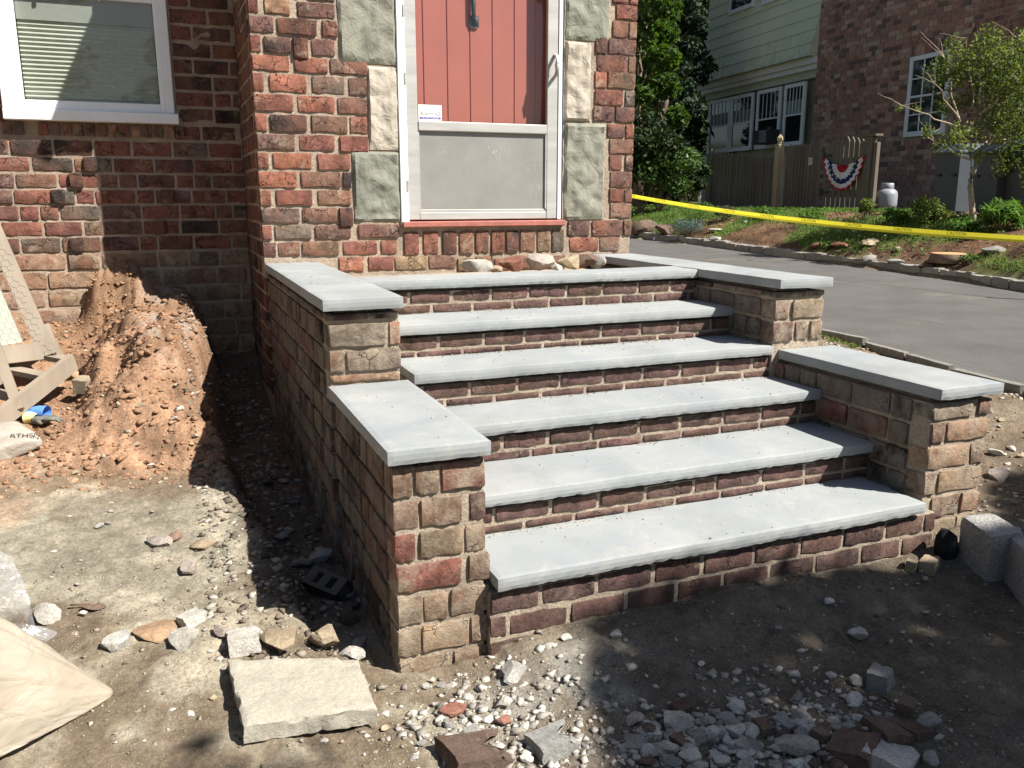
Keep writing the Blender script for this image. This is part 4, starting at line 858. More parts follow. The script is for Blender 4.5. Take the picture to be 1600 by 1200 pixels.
# twigs
TW = simple('twig_bark', (.16, .11, .07), .9, .2, .2)
for pts, lb in (([(1300, 975), (1322, 1005), (1352, 1030), (1362, 1045)], 'thin twig lying above the tall grey block'), ([(1375, 1090), (1400, 1105), (1425, 1118)], 'thin twig lying on the rubble heap'), ([(140, 948), (110, 950)], 'short thin twig left of the brown flake')):
    P_ = [ground_at(*p)+Vector((0, 0, .012)) for p in pts]; o = MB().tube(P_, [.004, .0035, .003, .002][:len(P_)], 5).build('twig', TW, None, True); tag(o, lb, 'twig')

# ------------------------------------------------------------------ clear plastic bag of sand
m = M('sand_in_plastic', .33, .5); k = m.ramp(m.noise(3.2, 4, .5), [(.3, (.27, .225, .17)), (.7, (.34, .295, .235))]); m.color(k)
m.bump(m.noise(15, 3, .5, stretch=(.12, 1, 1), dist=.8), .55, .025); m.bump(m.noise(5, 4, .5, stretch=(.5, 1, 1)), .4, .03); m.b.inputs['Coat Weight'].default_value = .3; m.b.inputs['Coat Roughness'].default_value = .18; SANDP = m.m
m = M('clear_plastic', .15, .6); m.t.nodes.remove(m.b); tr = node(m.t, 'BsdfTransparent'); tr.inputs[0].default_value = (.9, .9, .9, 1); tl = node(m.t, 'BsdfDiffuse'); tl.inputs[0].default_value = (.75, .74, .72, 1); gl = node(m.t, 'BsdfGlossy'); gl.inputs['Roughness'].default_value = .12
a_ = node(m.t, 'MixShader'); a_.inputs[0].default_value = .16; m.L(tr.outputs[0], a_.inputs[1]); m.L(tl.outputs[0], a_.inputs[2]); b_ = node(m.t, 'MixShader'); b_.inputs[0].default_value = .16; m.L(a_.outputs[0], b_.inputs[1]); m.L(gl.outputs[0], b_.inputs[2])
bn = node(m.t, 'Bump'); bn.inputs['Strength'].default_value = .8; bn.inputs['Distance'].default_value = .02; m.L(m.noise(14, 3, .5, dist=1.), bn.inputs['Height']); m.L(bn.outputs[0], gl.inputs['Normal']); m.L(bn.outputs[0], tl.inputs['Normal']); m.L(b_.outputs[0], m.t.nodes['Material Output'].inputs[0]); PLAST = m.m
bag = empty('sand_bag', (-1.62, -.02, -.2)); tag(bag, 'clear plastic bag half full of pale sand slumped at the left edge', 'sand bag')
tip = ground_at(176, 1083); endp = Vector((-1.98, -.06, -.2))
def bag_surf(n=90, mseg=120):
    V = []; F = []
    for i in range(n+1):
        t = i/n; c_ = tip.lerp(endp, t); dirv = (endp-tip).normalized(); side_ = Vector((-dirv.y, dirv.x, 0))
        hgt = .015+.43*math.sin(min(1, t*1.45)*math.pi/2)**1.05; wid = .012+.25*min(1, t*1.5)**.8
        for j in range(mseg):
            a = 2*math.pi*j/mseg; cx, cz = math.cos(a), math.sin(a)
            zz = (max(cz, -.12)+.12)/1.12; w1 = cx*(1-.15*zz)
            fold = 1-(.07*abs(math.sin(a*7+1.5*math.sin(t*4)))**.35-.045)*(1-.7*t)-.035*abs(math.sin(a*13+t*5))**.5*(1-.6*t)+.02*math.sin(a*23+t*11)*t+.018*math.sin(t*26+a*4)*(1-t)+.03*math.sin(t*9+a*2.3)
            p_ = c_+side_*(w1*wid*fold)+Vector((0, 0, zz*hgt*fold)); V.append(p_)
    for i in range(n):
        for j in range(mseg): F.append((i*mseg+j, i*mseg+(j+1) % mseg, (i+1)*mseg+(j+1) % mseg, (i+1)*mseg+j))
    F.append(tuple(range(mseg))); F.append(tuple(n*mseg+j for j in range(mseg-1, -1, -1))); return V, F
V, F = bag_surf()
b1 = MB().add(V, F).build('sand_fill', SANDP, bag, True); b1.matrix_parent_inverse = Matrix.Translation(-bag.location)
# crumpled film standing up from the sand
V = []; F = []; nn, mm = 18, 16
for i in range(nn+1):
    for j in range(mm+1):
        u_, v_ = i/nn, j/mm; base = Vector((-1.42-.5*u_, .12-.08*u_, .0)); x = base.x; y = base.y+.10*math.sin(u_*7)*v_
        hh = (.04+.21*min(1, u_*4)); z = .04+.03*math.sin(u_*3)+v_*hh
        V.append((x+.03*math.sin(v_*6+u_*11), y+.05*math.sin(u_*13+v_*4)*(.3+v_), z-.06))
for i in range(nn):
    for j in range(mm): q_ = i*(mm+1)+j; F.append((q_, q_+1, q_+mm+2, q_+mm+1))
b2 = MB().add(V, F).build('film', PLAST, bag, True); b2.matrix_parent_inverse = Matrix.Translation(-bag.location)

# paper sack with print, gloves
m = M('paper_sack', .7, .3); k = m.ramp(m.noise(6, 4), [(.35, (.27, .235, .195)), (.65, (.37, .33, .285))]); m.color(k); m.bump(m.noise(12, 5, .6, dist=.6), .8, .02); PAPER = m.m
sk_ = empty('cement_sack', at(20, 700, 'z', .0)); tag(sk_, 'dusty pale cement sack with black lettering lying by the gloves', 'sack')
V, F = boxgrid(20, 14, 4); p = V.copy(); V = V*np.array([.50, .32, .12]); f_ = 1-(.55*(np.abs(p[:, 0])*2)**4+.45*(np.abs(p[:, 1])*2)**4)*.8; V[:, 2] *= np.clip(f_, .12, 1); V[:, 2] += .012*fbm(V[:, 0]*9, V[:, 1]*9, V[:, 2]*4, sd=90)
q = ground_at(58, 712); mt = Matrix.Translation((q.x-.27, q.y+.05, q.z+.055)) @ Euler((.12, -.08, math.radians(28))).to_matrix().to_4x4()
me_ = mesh('sack_body', V, F, PAPER, True); me_.transform(mt); o = ob('sack_body', me_, sk_); o.matrix_parent_inverse = Matrix.Translation(-sk_.location)
from mathutils.bvhtree import BVHTree
bt_ = BVHTree.FromPolygons([v.co[:] for v in me_.vertices], [tuple(p_.vertices) for p_ in me_.polygons]); hit, nrm, _, _ = bt_.ray_cast(CAM, ray(40, 682).normalized())
if hit is not None:
    nz_ = nrm if nrm.dot(CAM-hit) > 0 else -nrm; exx = (RT-nz_*RT.dot(nz_)).normalized(); exx = (Matrix.Rotation(math.radians(22), 3, nz_) @ exx); eyy = nz_.cross(exx); hp_ = hit+nz_*.006
    mw = Matrix(((exx.x, eyy.x, nz_.x, hp_.x), (exx.y, eyy.y, nz_.y, hp_.y), (exx.z, eyy.z, nz_.z, hp_.z), (0, 0, 0, 1)))
    t_ = text_obj('lettering', 'RTHSN', .042, simple('black_ink', (.04, .04, .04), .7), sk_, mw, .0006); t_.matrix_parent_inverse = Matrix.Translation(-sk_.location)
GLB = simple('blue_rubber', (.10, .25, .62), .5, .4, .1); GLY = simple('yellow_knit', (.62, .55, .25), .9, .2, .15, bump=.5); GLD = simple('grey_rubber', (.13, .13, .11), .7, .3, .3, 20, bump=.4)
def glove(label, px, py, cuff, palmm, rz, seed, sc_=1.):
    g = empty('work_glove', ground_at(px, py)+Vector((0, 0, .012)), rz); tag(g, label, 'glove', 'work gloves beside the cement sack'); r = random.Random(seed)
    V, F = boxgrid(6, 5, 3); V = V*np.array([.09, .085, .035])*sc_; n_ = np.linalg.norm(V/np.array([.05, .047, .025])/sc_, axis=1)[:, None]; V = V/np.maximum(n_, 1)**.5; ob('palm', mesh('palm', V, F, palmm, True), g, (0, 0, .012))
    for k_ in range(4):
        y_ = (-.032+.021*k_)*sc_; ln = (.055, .068, .07, .058)[k_]*sc_; c1_ = r.uniform(-.02, .02)
        MB().tube([(.03*sc_, y_, .012), (.055*sc_, y_+c1_*.3, .022), ((.055*sc_+ln*.6), y_+c1_, .018), (.05*sc_+ln, y_+c1_*1.4, .004)], [.011, .0115, .010, .006], 7).build('finger', palmm if cuff is not GLB or k_ % 2 else palmm, g, True)
    MB().tube([(0, -.035*sc_, .01), (.02, -.06*sc_, .014), (.045, -.07*sc_, .006)], [.012, .012, .007], 7).build('thumb', palmm, g, True)
    MB().tube([(-.03*sc_, 0, .014), (-.06*sc_, .004, .02), (-.095*sc_, .0, .016)], [.030*sc_, .032*sc_, .036*sc_], 12, False).build('cuff', cuff, g, True)
glove('blue rubber work glove crumpled beside the cement sack', 46, 652, GLB, GLB, 2.6, 1, 1.15); glove('dark grey muddy work glove with yellow cuff lying right of the blue one', 66, 662, GLY, GLD, -.5, 2, .95)

# ------------------------------------------------------------------ timber frame with wire screen
WOOD = simple('weathered_wood', (.26, .215, .165), .85, .2, .16, 7, bump=.5, bscale=40, stretch=(1, 1, .15)); GREENB = simple('green_grey_board', (.32, .33, .27), .8, .2, .08, 5)
WIRE = simple('wire', (.30, .29, .27), .5, .5)
fr0 = empty('timber_frame', (-1.8, 2.5, .2)); tag(fr0, 'weathered wooden frame of planks lying flat under the leaning wire screen', 'timber frame')
A = at(113, 556, 'y', 2.85); Bq = at(-60, 690, 'y', 2.15); dA = (Bq-A)
def fp(nm, a, b, w_, t_, mat=WOOD, par=fr0, up=(0, 0, 1)):
    o = MB().beam(a, b, w_, t_, up).build(nm, mat, par); o.matrix_parent_inverse = Matrix.Translation(-par.location); return o
fp('plank', A+Vector((0, 0, -.035)), Bq+Vector((0, 0, -.035)), .035, .10)
bk_ = Vector((-.30, .26, .03))
fp('plank', A+bk_+Vector((.1, 0, -.03)), Bq+bk_+Vector((0, 0, -.03)), .035, .09)
for t_ in (.02, .24, .50, .72): 
    a_ = A.lerp(Bq, t_)+Vector((-.02, .02, -.018)); fp('cross_plank', a_, a_+bk_*.95+Vector((.02, 0, 0)), .085, .028)
scn = empty('soil_screen', (-1.8, 2.9, .3)); tag(scn, 'tall wooden screen covered with chicken wire leaning on the wall at the left edge', 'wire screen')
t1 = at(76, 556, 'y', 2.92); t2 = at(-12, 352, 'y', 3.35); ax_ = (t2-t1).normalized()
def sp(nm, a, b, w_, t_, mat=WOOD): return fp(nm, a, b, w_, t_, mat, scn, (0, -1, .3))
sd_ = Vector((-1, -.12, 0)).normalized(); ext = ax_*1.15
sp('stile', t1, t1+ext, .085, .035); sp('stile', t1+Vector((.055, .05, -.02)), t1+Vector((.055, .05, -.02))+ax_*.22, .03, .03)
sp('stile', t1+sd_*.52+Vector((0, -.1, -.02)), t1+sd_*.52+ext, .085, .035)
sp('bottom_rail', t1+sd_*.0+Vector((-.03, 0, .03)), t1+sd_*.5+Vector((0, -.05, .02)), .10, .03)
bd_ = MB().add([t1+sd_*.10+ax_*.10, t1+sd_*.42+ax_*.06, t1+sd_*.42+ax_*1.1, t1+sd_*.10+ax_*1.1], [(0, 1, 2, 3)]); off_ = Vector((0, .02, 0)); V = [Vector(v) for v in bd_.V]
o = MB().add(V+[v+off_ for v in V], [(0, 1, 2, 3), (7, 6, 5, 4), (0, 4, 5, 1), (1, 5, 6, 2), (2, 6, 7, 3), (3, 7, 4, 0)]).build('backing_board', GREENB, scn); o.matrix_parent_inverse = Matrix.Translation(-scn.location)
wb = MB(); hx = .042; fn = sd_.cross(ax_).normalized(); fn = fn if fn.y < 0 else -fn
def hp2(u_, v_): return t1+sd_*(u_-.03)+ax_*v_+fn*(.022+.003*math.sin(u_*50+v_*30))
for i in range(14):
    for j in range(30):
        u0 = i*hx*1.0+(hx/2 if j % 2 else 0); v0 = .02+j*hx*.86
        if v0 > 1.1 or u0 > .55: continue
        wb.tube([hp2(u0, v0), hp2(u0+hx/2, v0+hx*.28)], .0009, 3, False); wb.tube([hp2(u0+hx/2, v0+hx*.28), hp2(u0+hx, v0)], .0009, 3, False); wb.tube([hp2(u0, v0), hp2(u0, v0-hx*.58)], .0009, 3, False)
o = wb.build('chicken_wire', WIRE, scn); o.matrix_parent_inverse = Matrix.Translation(-scn.location)
sp('brace', at(30, 640, 'y', 2.45), at(-20, 505, 'y', 2.7), .05, .03); 

# ------------------------------------------------------------------ edging stones of the driveway
m = M('edging_stone', .9, .2); m.objoff(); k = m.mix(m.oi.outputs['Color'], m.ramp(m.noise(25, 5, .7), [(.3, .7), (.7, 1.2)]), 1., 'MULTIPLY'); m.color(k); m.bump(m.noise(30, 5), .7, .012); EDG = m.m
def edg_mesh(i):
    V, F = boxgrid(4, 2, 2); r = np.random.default_rng(300+i); V = V+.05*r.normal(size=V.shape)*np.array([.25, .6, .6]); return set_rock(mesh('stone', V, F, None, True), EDG, 30)
EM = [edg_mesh(i) for i in range(6)]
def edging(label, pts_fn, y0, y1, L, w_, h_, side, zoff):
    r = empty('stone_edging', (float(pts_fn(y0)), y0, DRA+DRB*y0)); tag(r, label, 'edging', 'stone edgings of the driveway'); y = y0
    while y < y1:
        l = L*rnd.uniform(.7, 1.25); xa, xb = float(pts_fn(y)), float(pts_fn(y+l)); c_ = Vector(((xa+xb)/2+side*w_/2, y+l/2, DRA+DRB*(y+l/2)+zoff)); 
        o = ob('stone', rnd.choice(EM), r, c_-r.location, (rnd.uniform(-.04, .04), rnd.uniform(-.04, .04), math.atan2(l, xb-xa)+rnd.uniform(-.05, .05)), (math.hypot(l, xb-xa)*.97, w_*rnd.uniform(.85, 1.1), h_*rnd.uniform(.85, 1.15))); g_ = rnd.uniform(.22, .34)*(1 if side > 0 else .7); o.color = (g_, g_*.95, g_*.84, 1); y += l
edging('row of rough pale stones edging the far side of the driveway below the bank', xfar, -1.0, 15.5, .30, .13, .16, 1, .035)
edging('low row of thin stones edging the near side of the driveway', xnear, -1.0, 6.0, .5, .05, .06, -1, .0)

# ------------------------------------------------------------------ neighbouring house
NO = None
def on_n(px, py, dd):
    d = ray(px, py); t = (dd-ND.dot(CAM))/ND.dot(d); return CAM+d*t
UD = Vector((-math.sin(TH), -math.cos(TH), 0)); O0 = on_n(1262, 300, NDD); O0.z = 0
def nl(px, py, off=0.):
    p = on_n(px, py, NDD+off)-O0; return p.dot(UD), p.z
NROT = -math.pi/2-TH
nh = empty('neighbour_house', O0, NROT); tag(nh, 'dark brick neighbouring house with a green shingled wing and a sun room', 'house')
HW = 7.35
NMO = simple('far_mortar', (.36, .31, .26), .95, .1, .2, 4, bump=.5)
NB = brick_mat('far_brick', .06, (.34, .28, .22), 0.)
nc = MB().box(0, 9.0, .008, 7.5, .6, HW).build('wall', NMO, nh)
wx0, wz1 = nl(1425, 90); wx1, _ = nl(1482, 150); _, wz0 = nl(1425, 214); wx0b = wx0
bxm = []
for i in range(8):
    V, F = boxgrid(1, 1, 1); V = V*(1-.04*np.random.default_rng(i).random(V.shape)); me_ = mesh('brick', V, F, NB); bxm.append(me_)
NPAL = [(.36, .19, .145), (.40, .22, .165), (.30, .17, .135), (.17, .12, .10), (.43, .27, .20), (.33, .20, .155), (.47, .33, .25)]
cand = []; row = 0; z = .95
while z < HW-.12:
    s = -(row % 2)*.14+rnd.uniform(-.03, .03)
    while s < 8.9:
        l = .26 if rnd.random() > .18 else .12; a, b = max(s, .0), min(s+l, 9.0)
        if b-a > .04 and not (wx0-.08 < (a+b)/2 < wx1+.08 and wz0-.02 < z+.055 < wz1+.30): cand.append((a, b, z))
        s += l+.016
    z += .122; row += 1
for x in np.arange(wx0-.03, wx1+.03, .085): cand.append((x, x+.07, -1.))
def vis(c_):
    zz = (wz1+.15) if c_[2] < 0 else c_[2]+.05; P_ = O0+UD*((c_[0]+c_[1])/2)+Vector((0, 0, zz)); v = P_-CAM; dz_ = v.dot(FW); X_ = 800+FPX*v.dot(RT)/dz_; Y_p = 600-FPX*v.dot(UP)/dz_
    inn = (1255 < X_ < 1600) and (0 < Y_p < 345); return (0 if inn else 50)+v.length
cand.sort(key=vis); mb2 = MB()
NBF = NB.copy(); NBF.name = 'far_brick_rows'
for i, (a, b, z) in enumerate(cand):
    z0, z1 = (z, z+.106) if z > 0 else (wz1+.03, wz1+.28)
    if i < 300:
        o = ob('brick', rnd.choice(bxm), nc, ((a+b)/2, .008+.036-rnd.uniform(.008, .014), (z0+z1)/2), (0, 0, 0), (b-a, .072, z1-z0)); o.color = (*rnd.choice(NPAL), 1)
    else: mb2.box(a, b, -.002-rnd.uniform(0, .005), .06, z0, z1)
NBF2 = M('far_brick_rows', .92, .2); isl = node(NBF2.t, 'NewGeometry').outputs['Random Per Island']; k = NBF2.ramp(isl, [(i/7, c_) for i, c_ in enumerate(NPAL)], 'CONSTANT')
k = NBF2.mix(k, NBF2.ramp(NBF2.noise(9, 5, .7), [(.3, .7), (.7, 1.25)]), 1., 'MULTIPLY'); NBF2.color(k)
rw = 0; z = .95
while z < HW-.12:
    s = .0 if rw % 2 else -.14
    while s < 7.4:
        mb2.box(8.96, 9.007+rnd.uniform(0, .005), max(s, .01), min(s+.26, 7.5), z, z+.106); s += .276
    z += .122; rw += 1
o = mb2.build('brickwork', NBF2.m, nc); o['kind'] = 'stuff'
NW = simple('far_white_trim', (.80, .81, .80), .6, .3, .05, 3); NGL = M('far_glass', .08, .6); NGL.color((.012, .016, .018)); NGL = NGL.m
def NBX(nm, mat, x0, x1, y0, y1, z0, z1, parent=None, b=.004): return MB().box(x0, x1, y0, y1, z0, z1, b=b).build(nm, mat, parent or nh)
def nwin(x0, x1, z0, z1, y, cols_, rows_, parent=None, split=True, mun=.018, fw=.07, rowsl=None):
    f = NBX('window', NW, x0, x0+fw, y-.04, y+.04, z0, z1, parent)
    NBX('frame', NW, x1-fw, x1, y-.04, y+.04, z0, z1, f); NBX('frame', NW, x0+fw, x1-fw, y-.04, y+.04, z1-fw, z1, f); NBX('frame', NW, x0+fw, x1-fw, y-.06, y+.04, z0, z0+fw*1.2, f)
    NBX('pane', NGL, x0+fw, x1-fw, y+.0, y+.02, z0+fw, z1-fw, f, b=0); zm = (z0+z1)/2
    if split: NBX('meeting_rail', NW, x0+fw, x1-fw, y-.03, y-.002, zm-.025, zm+.025, f)
    for k_ in range(1, cols_): xx = x0+fw+(x1-x0-2*fw)*k_/cols_; NBX('muntin', NW, xx-mun/2, xx+mun/2, y-.02, y-.003, z0+fw if rowsl is None else zm, z1-fw, f, b=0)
    for k_ in range(1, rows_):
        zz = z0+fw+(z1-z0-2*fw)*k_/rows_
        if abs(zz-zm) > .06: NBX('muntin', NW, x0+fw, x1-fw, y-.018, y-.004, zz-mun/2, zz+mun/2, f, b=0)
    return f
nwin(wx0, wx1, wz0, wz1, -.01, 3, 4, fw=.10, mun=.03)
# wing: sun room below, flared green shingles above
wl0 = nl(1100, 200, .15)[0]; G = simple('green_shingle', (.45, .46, .33), .85, .2, .10, 2.2, bump=.4, bscale=20)
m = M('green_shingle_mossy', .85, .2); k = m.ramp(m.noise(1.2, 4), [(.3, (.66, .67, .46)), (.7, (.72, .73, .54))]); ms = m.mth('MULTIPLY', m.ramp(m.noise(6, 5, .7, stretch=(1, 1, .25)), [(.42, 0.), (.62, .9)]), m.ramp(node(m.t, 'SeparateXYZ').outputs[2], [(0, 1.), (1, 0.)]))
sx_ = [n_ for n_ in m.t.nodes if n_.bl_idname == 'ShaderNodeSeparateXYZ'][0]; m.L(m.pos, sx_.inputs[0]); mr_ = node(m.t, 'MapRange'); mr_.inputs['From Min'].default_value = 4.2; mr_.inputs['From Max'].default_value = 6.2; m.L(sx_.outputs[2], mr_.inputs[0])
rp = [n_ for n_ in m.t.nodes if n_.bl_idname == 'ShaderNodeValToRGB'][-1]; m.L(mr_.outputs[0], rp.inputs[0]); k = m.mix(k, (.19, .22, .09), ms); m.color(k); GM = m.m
_, zc1 = nl(1262, 92, .15); _, zc0 = nl(1262, 103, .15); _, zf0 = nl(1262, 122, .15)
y_w = .15
NBX('wall', simple('sunroom_frieze', (.52, .54, .42), .8), wl0, -.002, y_w, y_w+3, zf0-.02, zc0-.15, b=0)
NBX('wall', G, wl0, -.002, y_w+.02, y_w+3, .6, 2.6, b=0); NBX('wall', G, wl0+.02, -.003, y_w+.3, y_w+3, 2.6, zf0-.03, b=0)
NBX('cornice', NW, wl0-.10, -.004, y_w-.14, y_w+.3, zc0-.15, zc0-.01); NBX('cornice', NW, wl0-.22, -.004, y_w-.24, y_w+.3, zc0-.0095, zc1-.02)
ps = []; npch = .36; zt_ = zc1-.02
for r_ in range(15):
    zA = zt_+r_*npch; zB = zA+npch+.01; fo = lambda z_: .42*max(0, 1-(z_-zt_)/2.6)**1.6; a0, a1 = fo(zA), fo(zB)
    xl0, xl1 = wl0-a0*.9, wl0-a1*.9
    V = [(xl0, y_w-a0-.03, zA), (-.004, y_w-a0-.03, zA), (-.004, y_w-a1+.0, zB), (xl1, y_w-a1+.0, zB), (xl0, y_w+.5, zA), (-.004, y_w+.5, zA), (-.004, y_w+.5, zB), (xl1, y_w+.5, zB)]
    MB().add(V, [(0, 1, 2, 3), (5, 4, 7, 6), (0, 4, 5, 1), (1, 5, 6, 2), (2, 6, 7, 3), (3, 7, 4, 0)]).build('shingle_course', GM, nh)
x0, z1 = nl(1142, 0, 0.1); x1, _ = nl(1179, 12, 0.1); _, z0 = nl(1142, 24, 0.1); nwin(x0, x1, z0, z0+1.3, y_w-.08, 1, 1, fw=.10)
x0b, z0b = nl(1193, 9, 0.1); x1b, _ = nl(1226, 0, 0.1); nwin(x0b, x1b, z0b, z0b+1.3, y_w-.08, 1, 1, fw=.10)
_, zwt = nl(1202, 139, .12); _, zws = nl(1240, 228, .12)
for (pa, pb), opn in zip([(1108, 1141), (1142, 1176), (1182, 1219), (1224, 1256)], (0, 0, 1, 0)):
    xa, _ = nl(pa, 190, .12); xb, _ = nl(pb, 190, .12); f = nwin(xa, xb, zws, zwt, y_w-.03, 5, 1, fw=.11, rowsl=1)
    if not opn: NBX('curtain', simple('pale_curtain', (.20, .25, .22), .9, .2, .3, 6), xa+.12, xb-.12, y_w-.036, y_w-.031, (zws+zwt)/2+.03, (zws+zwt)/2+.42, f, b=0)
ac = empty('air_conditioner', O0+UD*nl(1203, 215, -.1)[0]+Vector((0, 0, zws+.1))-ND*.1, NROT); tag(ac, 'dark boxy air conditioner sticking out of the sun room window above the fence', 'air conditioner')
MB().box(-.45, .38, -.35, .1, 0, .42, b=.01).build('housing', simple('ac_dark', (.04, .04, .045), .6), ac)
MB().box(-.05, .30, -.356, -.351, .05, .38).build('side_panel', simple('ac_side', (.35, .35, .36), .6), ac)
for i in range(6): MB().box(-.02+.05*i, 0+.05*i, -.362, -.357, .07, .36).build('louvre', simple('ac_dark', 0), ac)
NBX('roof', ROOF, -.1, 9.3, -.35, 7.9, HW, HW+.16); MB().add([(wl0-.3, y_w-.2, zt_+15*npch), (0, y_w-.2, zt_+15*npch), (0, 6, zt_+15*npch+.6), (wl0-.3, 6, zt_+15*npch+.6)], [(0, 1, 2, 3)]).build('roof', ROOF, nh)
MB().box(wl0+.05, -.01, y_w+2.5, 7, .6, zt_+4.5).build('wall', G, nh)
NBX('wall', simple('white_downpipe', (.6, .6, .6), .5), wl0-.5, wl0-.45, y_w+.4, y_w+.46, 1.0, 3.0)

# fence, gate, bunting, sign
FD = -3.75   # offset of the fence line from the house wall
FO = on_n(1222, 320, NDD+FD); FO.z = 0
def fl(px, py, off=0.): p_ = on_n(px, py, NDD+FD+off)-FO; return p_.dot(UD), p_.z
FWD = simple('fence_wood', (.16, .138, .11), .9, .15, .25, 4, bump=.6, bscale=30, stretch=(1, 1, .12)); FWL = simple('sunlit_fence_wood', (.42, .34, .21), .85, .2, .12, 6, bump=.4, stretch=(1, 1, .15))  # post wood lighter than the fence: sunshine put into its colour
def picket(par, x, w_, z0, z1, y=0., mat=FWD, nm='picket', t_=.022):
    h = z1; V = []
    for yy in (y, y+t_): V += [(x-w_/2, yy, z0), (x+w_/2, yy, z0), (x+w_/2, yy, h-.10), (x+w_*.32, yy, h-.055), (x, yy, h), (x-w_*.32, yy, h-.055), (x-w_/2, yy, h-.10)]
    F = [(0, 1, 2, 3, 4, 5, 6), (13, 12, 11, 10, 9, 8, 7)]+[(i, i+7, (i+1) % 7+7, (i+1) % 7) for i in range(7)]
    return MB().add(V, F).build(nm, mat, par)
fe = empty('picket_fence', FO, NROT); tag(fe, 'weathered wooden picket fence in front of the sun room, left of the gate', 'fence')
xa, zt = fl(1108, 237); xb, zt2 = fl(1216, 240); n_ = 20
for i in range(n_+1): x = xa+(xb-xa)*i/n_; picket(fe, x, (xb-xa)/n_*.80, .98, zt+(zt2-zt)*i/n_+rnd.uniform(-.03, .03))
xc, zt3 = fl(1231, 226); xd, _ = fl(1271, 226); 
for i in range(9): x = xc+(xd-xc)*i/8; picket(fe, x, (xd-xc)/8*.82, .98, zt3+rnd.uniform(-.03, .03))
for z in (1.35, 2.0): MB().box(xa-.1, xb, .023, .07, z, z+.09).build('rail', FWD, fe); MB().box(xc-.1, xd, .023, .07, z, z+.09).build('rail', FWD, fe)
xp0, zp = fl(1114, 233); MB().box(xp0-.07, xp0+.07, -.08, .02, .9, zp).build('post', FWD, fe)
xp, zp = fl(1222, 224); po = MB().box(xp-.085, xp+.085, -.13, .02, .9, zp-.02, b=.008).build('post', FWL, fe); _, zpt = fl(1222, 208); MB().lathe([(.07, 0), (.075, .02), (.05, .04), (.085, .09), (.075, .14), (.0, zpt-zp)], 4, (xp, -.055, zp-.015)).build('finial', FWL, po)
xq, zq = fl(1278, 222); MB().box(xq-.07, xq+.07, -.06, .06, .9, zq).build('post', FWD, fe)
sg = empty('warning_sign', FO+UD*fl(1268, 252)[0]+Vector((0, 0, fl(1268, 252)[1]))-ND*.03, NROT); tag(sg, 'small white sign with dark lines fixed to the fence left of the gate', 'sign')
MB().box(-.075, .075, 0, .008, -.075, .075, b=.004).build('plate', simple('sign_white', (.75, .77, .76), .5), sg)
for z in (.03, .005, -.02, -.045): MB().box(-.055, .055 if z > 0 else .03, -.003, -.0005, z, z+.012).build('print_line', simple('black_ink', 0), sg)
gt = empty('garden_gate', FO+UD*fl(1284, 300)[0], NROT); tag(gt, 'dark wooden garden gate with black strap hinges beside the brick wall', 'gate')
gw = fl(1345, 300)[0]-fl(1284, 300)[0]; _, zg_ = fl(1310, 222)
for i in range(8): picket(gt, gw*(i+.5)/8, gw/8*.9, 1.02, zg_+.10*math.sin(math.pi*(i+.5)/8), 0.)
for z in (1.35, 2.0): MB().box(0, gw, .023, .06, z, z+.1).build('rail', FWD, gt)
MB().beam((.05, .04, 1.42), (gw-.05, .04, 1.98), .09, .03, (0, 1, 0)).build('brace', FWD, gt)
for z in (1.36, 2.12): MB().box(.0, .26, -.02, -.002, z, z+.05).box(-.02, .03, -.025, -.001, z-.05, z+.10).build('hinge', BLK, gt)
xg, zg2 = fl(1352, 214); xg2, _ = fl(1374, 214); gp = empty('gate_post', FO+UD*((xg+xg2)/2), NROT); tag(gp, 'thick dark wooden post right of the garden gate', 'post')
MB().box(-.16, .05, -.04, .08, .9, zg2, b=.01).build('shaft', FWD, gp); MB().box(.055, .16, .0, .09, .9, zg2-.12, b=.01).build('board', FWD, gp); MB().box(-.18, .18, -.06, .11, zg2+.001, zg2+.04).build('cap', FWD, gp)
bx0, bz0 = fl(1289, 243, -.06); bx1, bz1 = fl(1350, 246, -.06); bu = empty('bunting', FO+UD*((bx0+bx1)/2)+Vector((0, 0, (bz0+bz1)/2))-ND*.07, NROT); tag(bu, 'pleated red, white and blue fan bunting hanging on the garden gate', 'bunting')
hwid = (bx1-bx0)/2; _, bzb = fl(1320, 291, -.06); dep_ = (bz0+bz1)/2-bzb
RW = {'red': simple('bunting_red', (.45, .03, .045), .8, .2, .08), 'white': simple('bunting_white', (.72, .72, .76), .8, .2, .05), 'blue': simple('bunting_blue', (.03, .035, .13), .8, .2, .08)}
NP = 56
def band(r0, r1, mat, nm, yo=0.):
    V = []; F = []
    for i in range(NP+1):
        t = math.pi*i/NP; pl = .018*math.sin(i*math.pi*.5+.4)
        for r_ in (r0, r1):
            x = -math.cos(t)*hwid*r_; sag = -.30*dep_*(1-(x/hwid)**2); z_ = sag-math.sin(t)*(dep_*.80)*r_
            V.append((x, pl*(.4+r_)+yo, z_))
    for i in range(NP): F.append((2*i, 2*i+2, 2*i+3, 2*i+1))
    n0 = len(V); V += [(a, b+.004, c_) for a, b, c_ in V]; F += [tuple(reversed([q_+n0 for q_ in f_])) for f_ in F]
    return MB().add(V, F).build(nm, mat, bu)
band(.0, .30, RW['red'], 'red_centre'); band(.302, .56, RW['white'], 'white_band'); band(.562, .78, RW['blue'], 'blue_band'); band(.782, .96, RW['white'], 'outer_white_band'); band(.962, 1.05, RW['red'], 'red_hem')
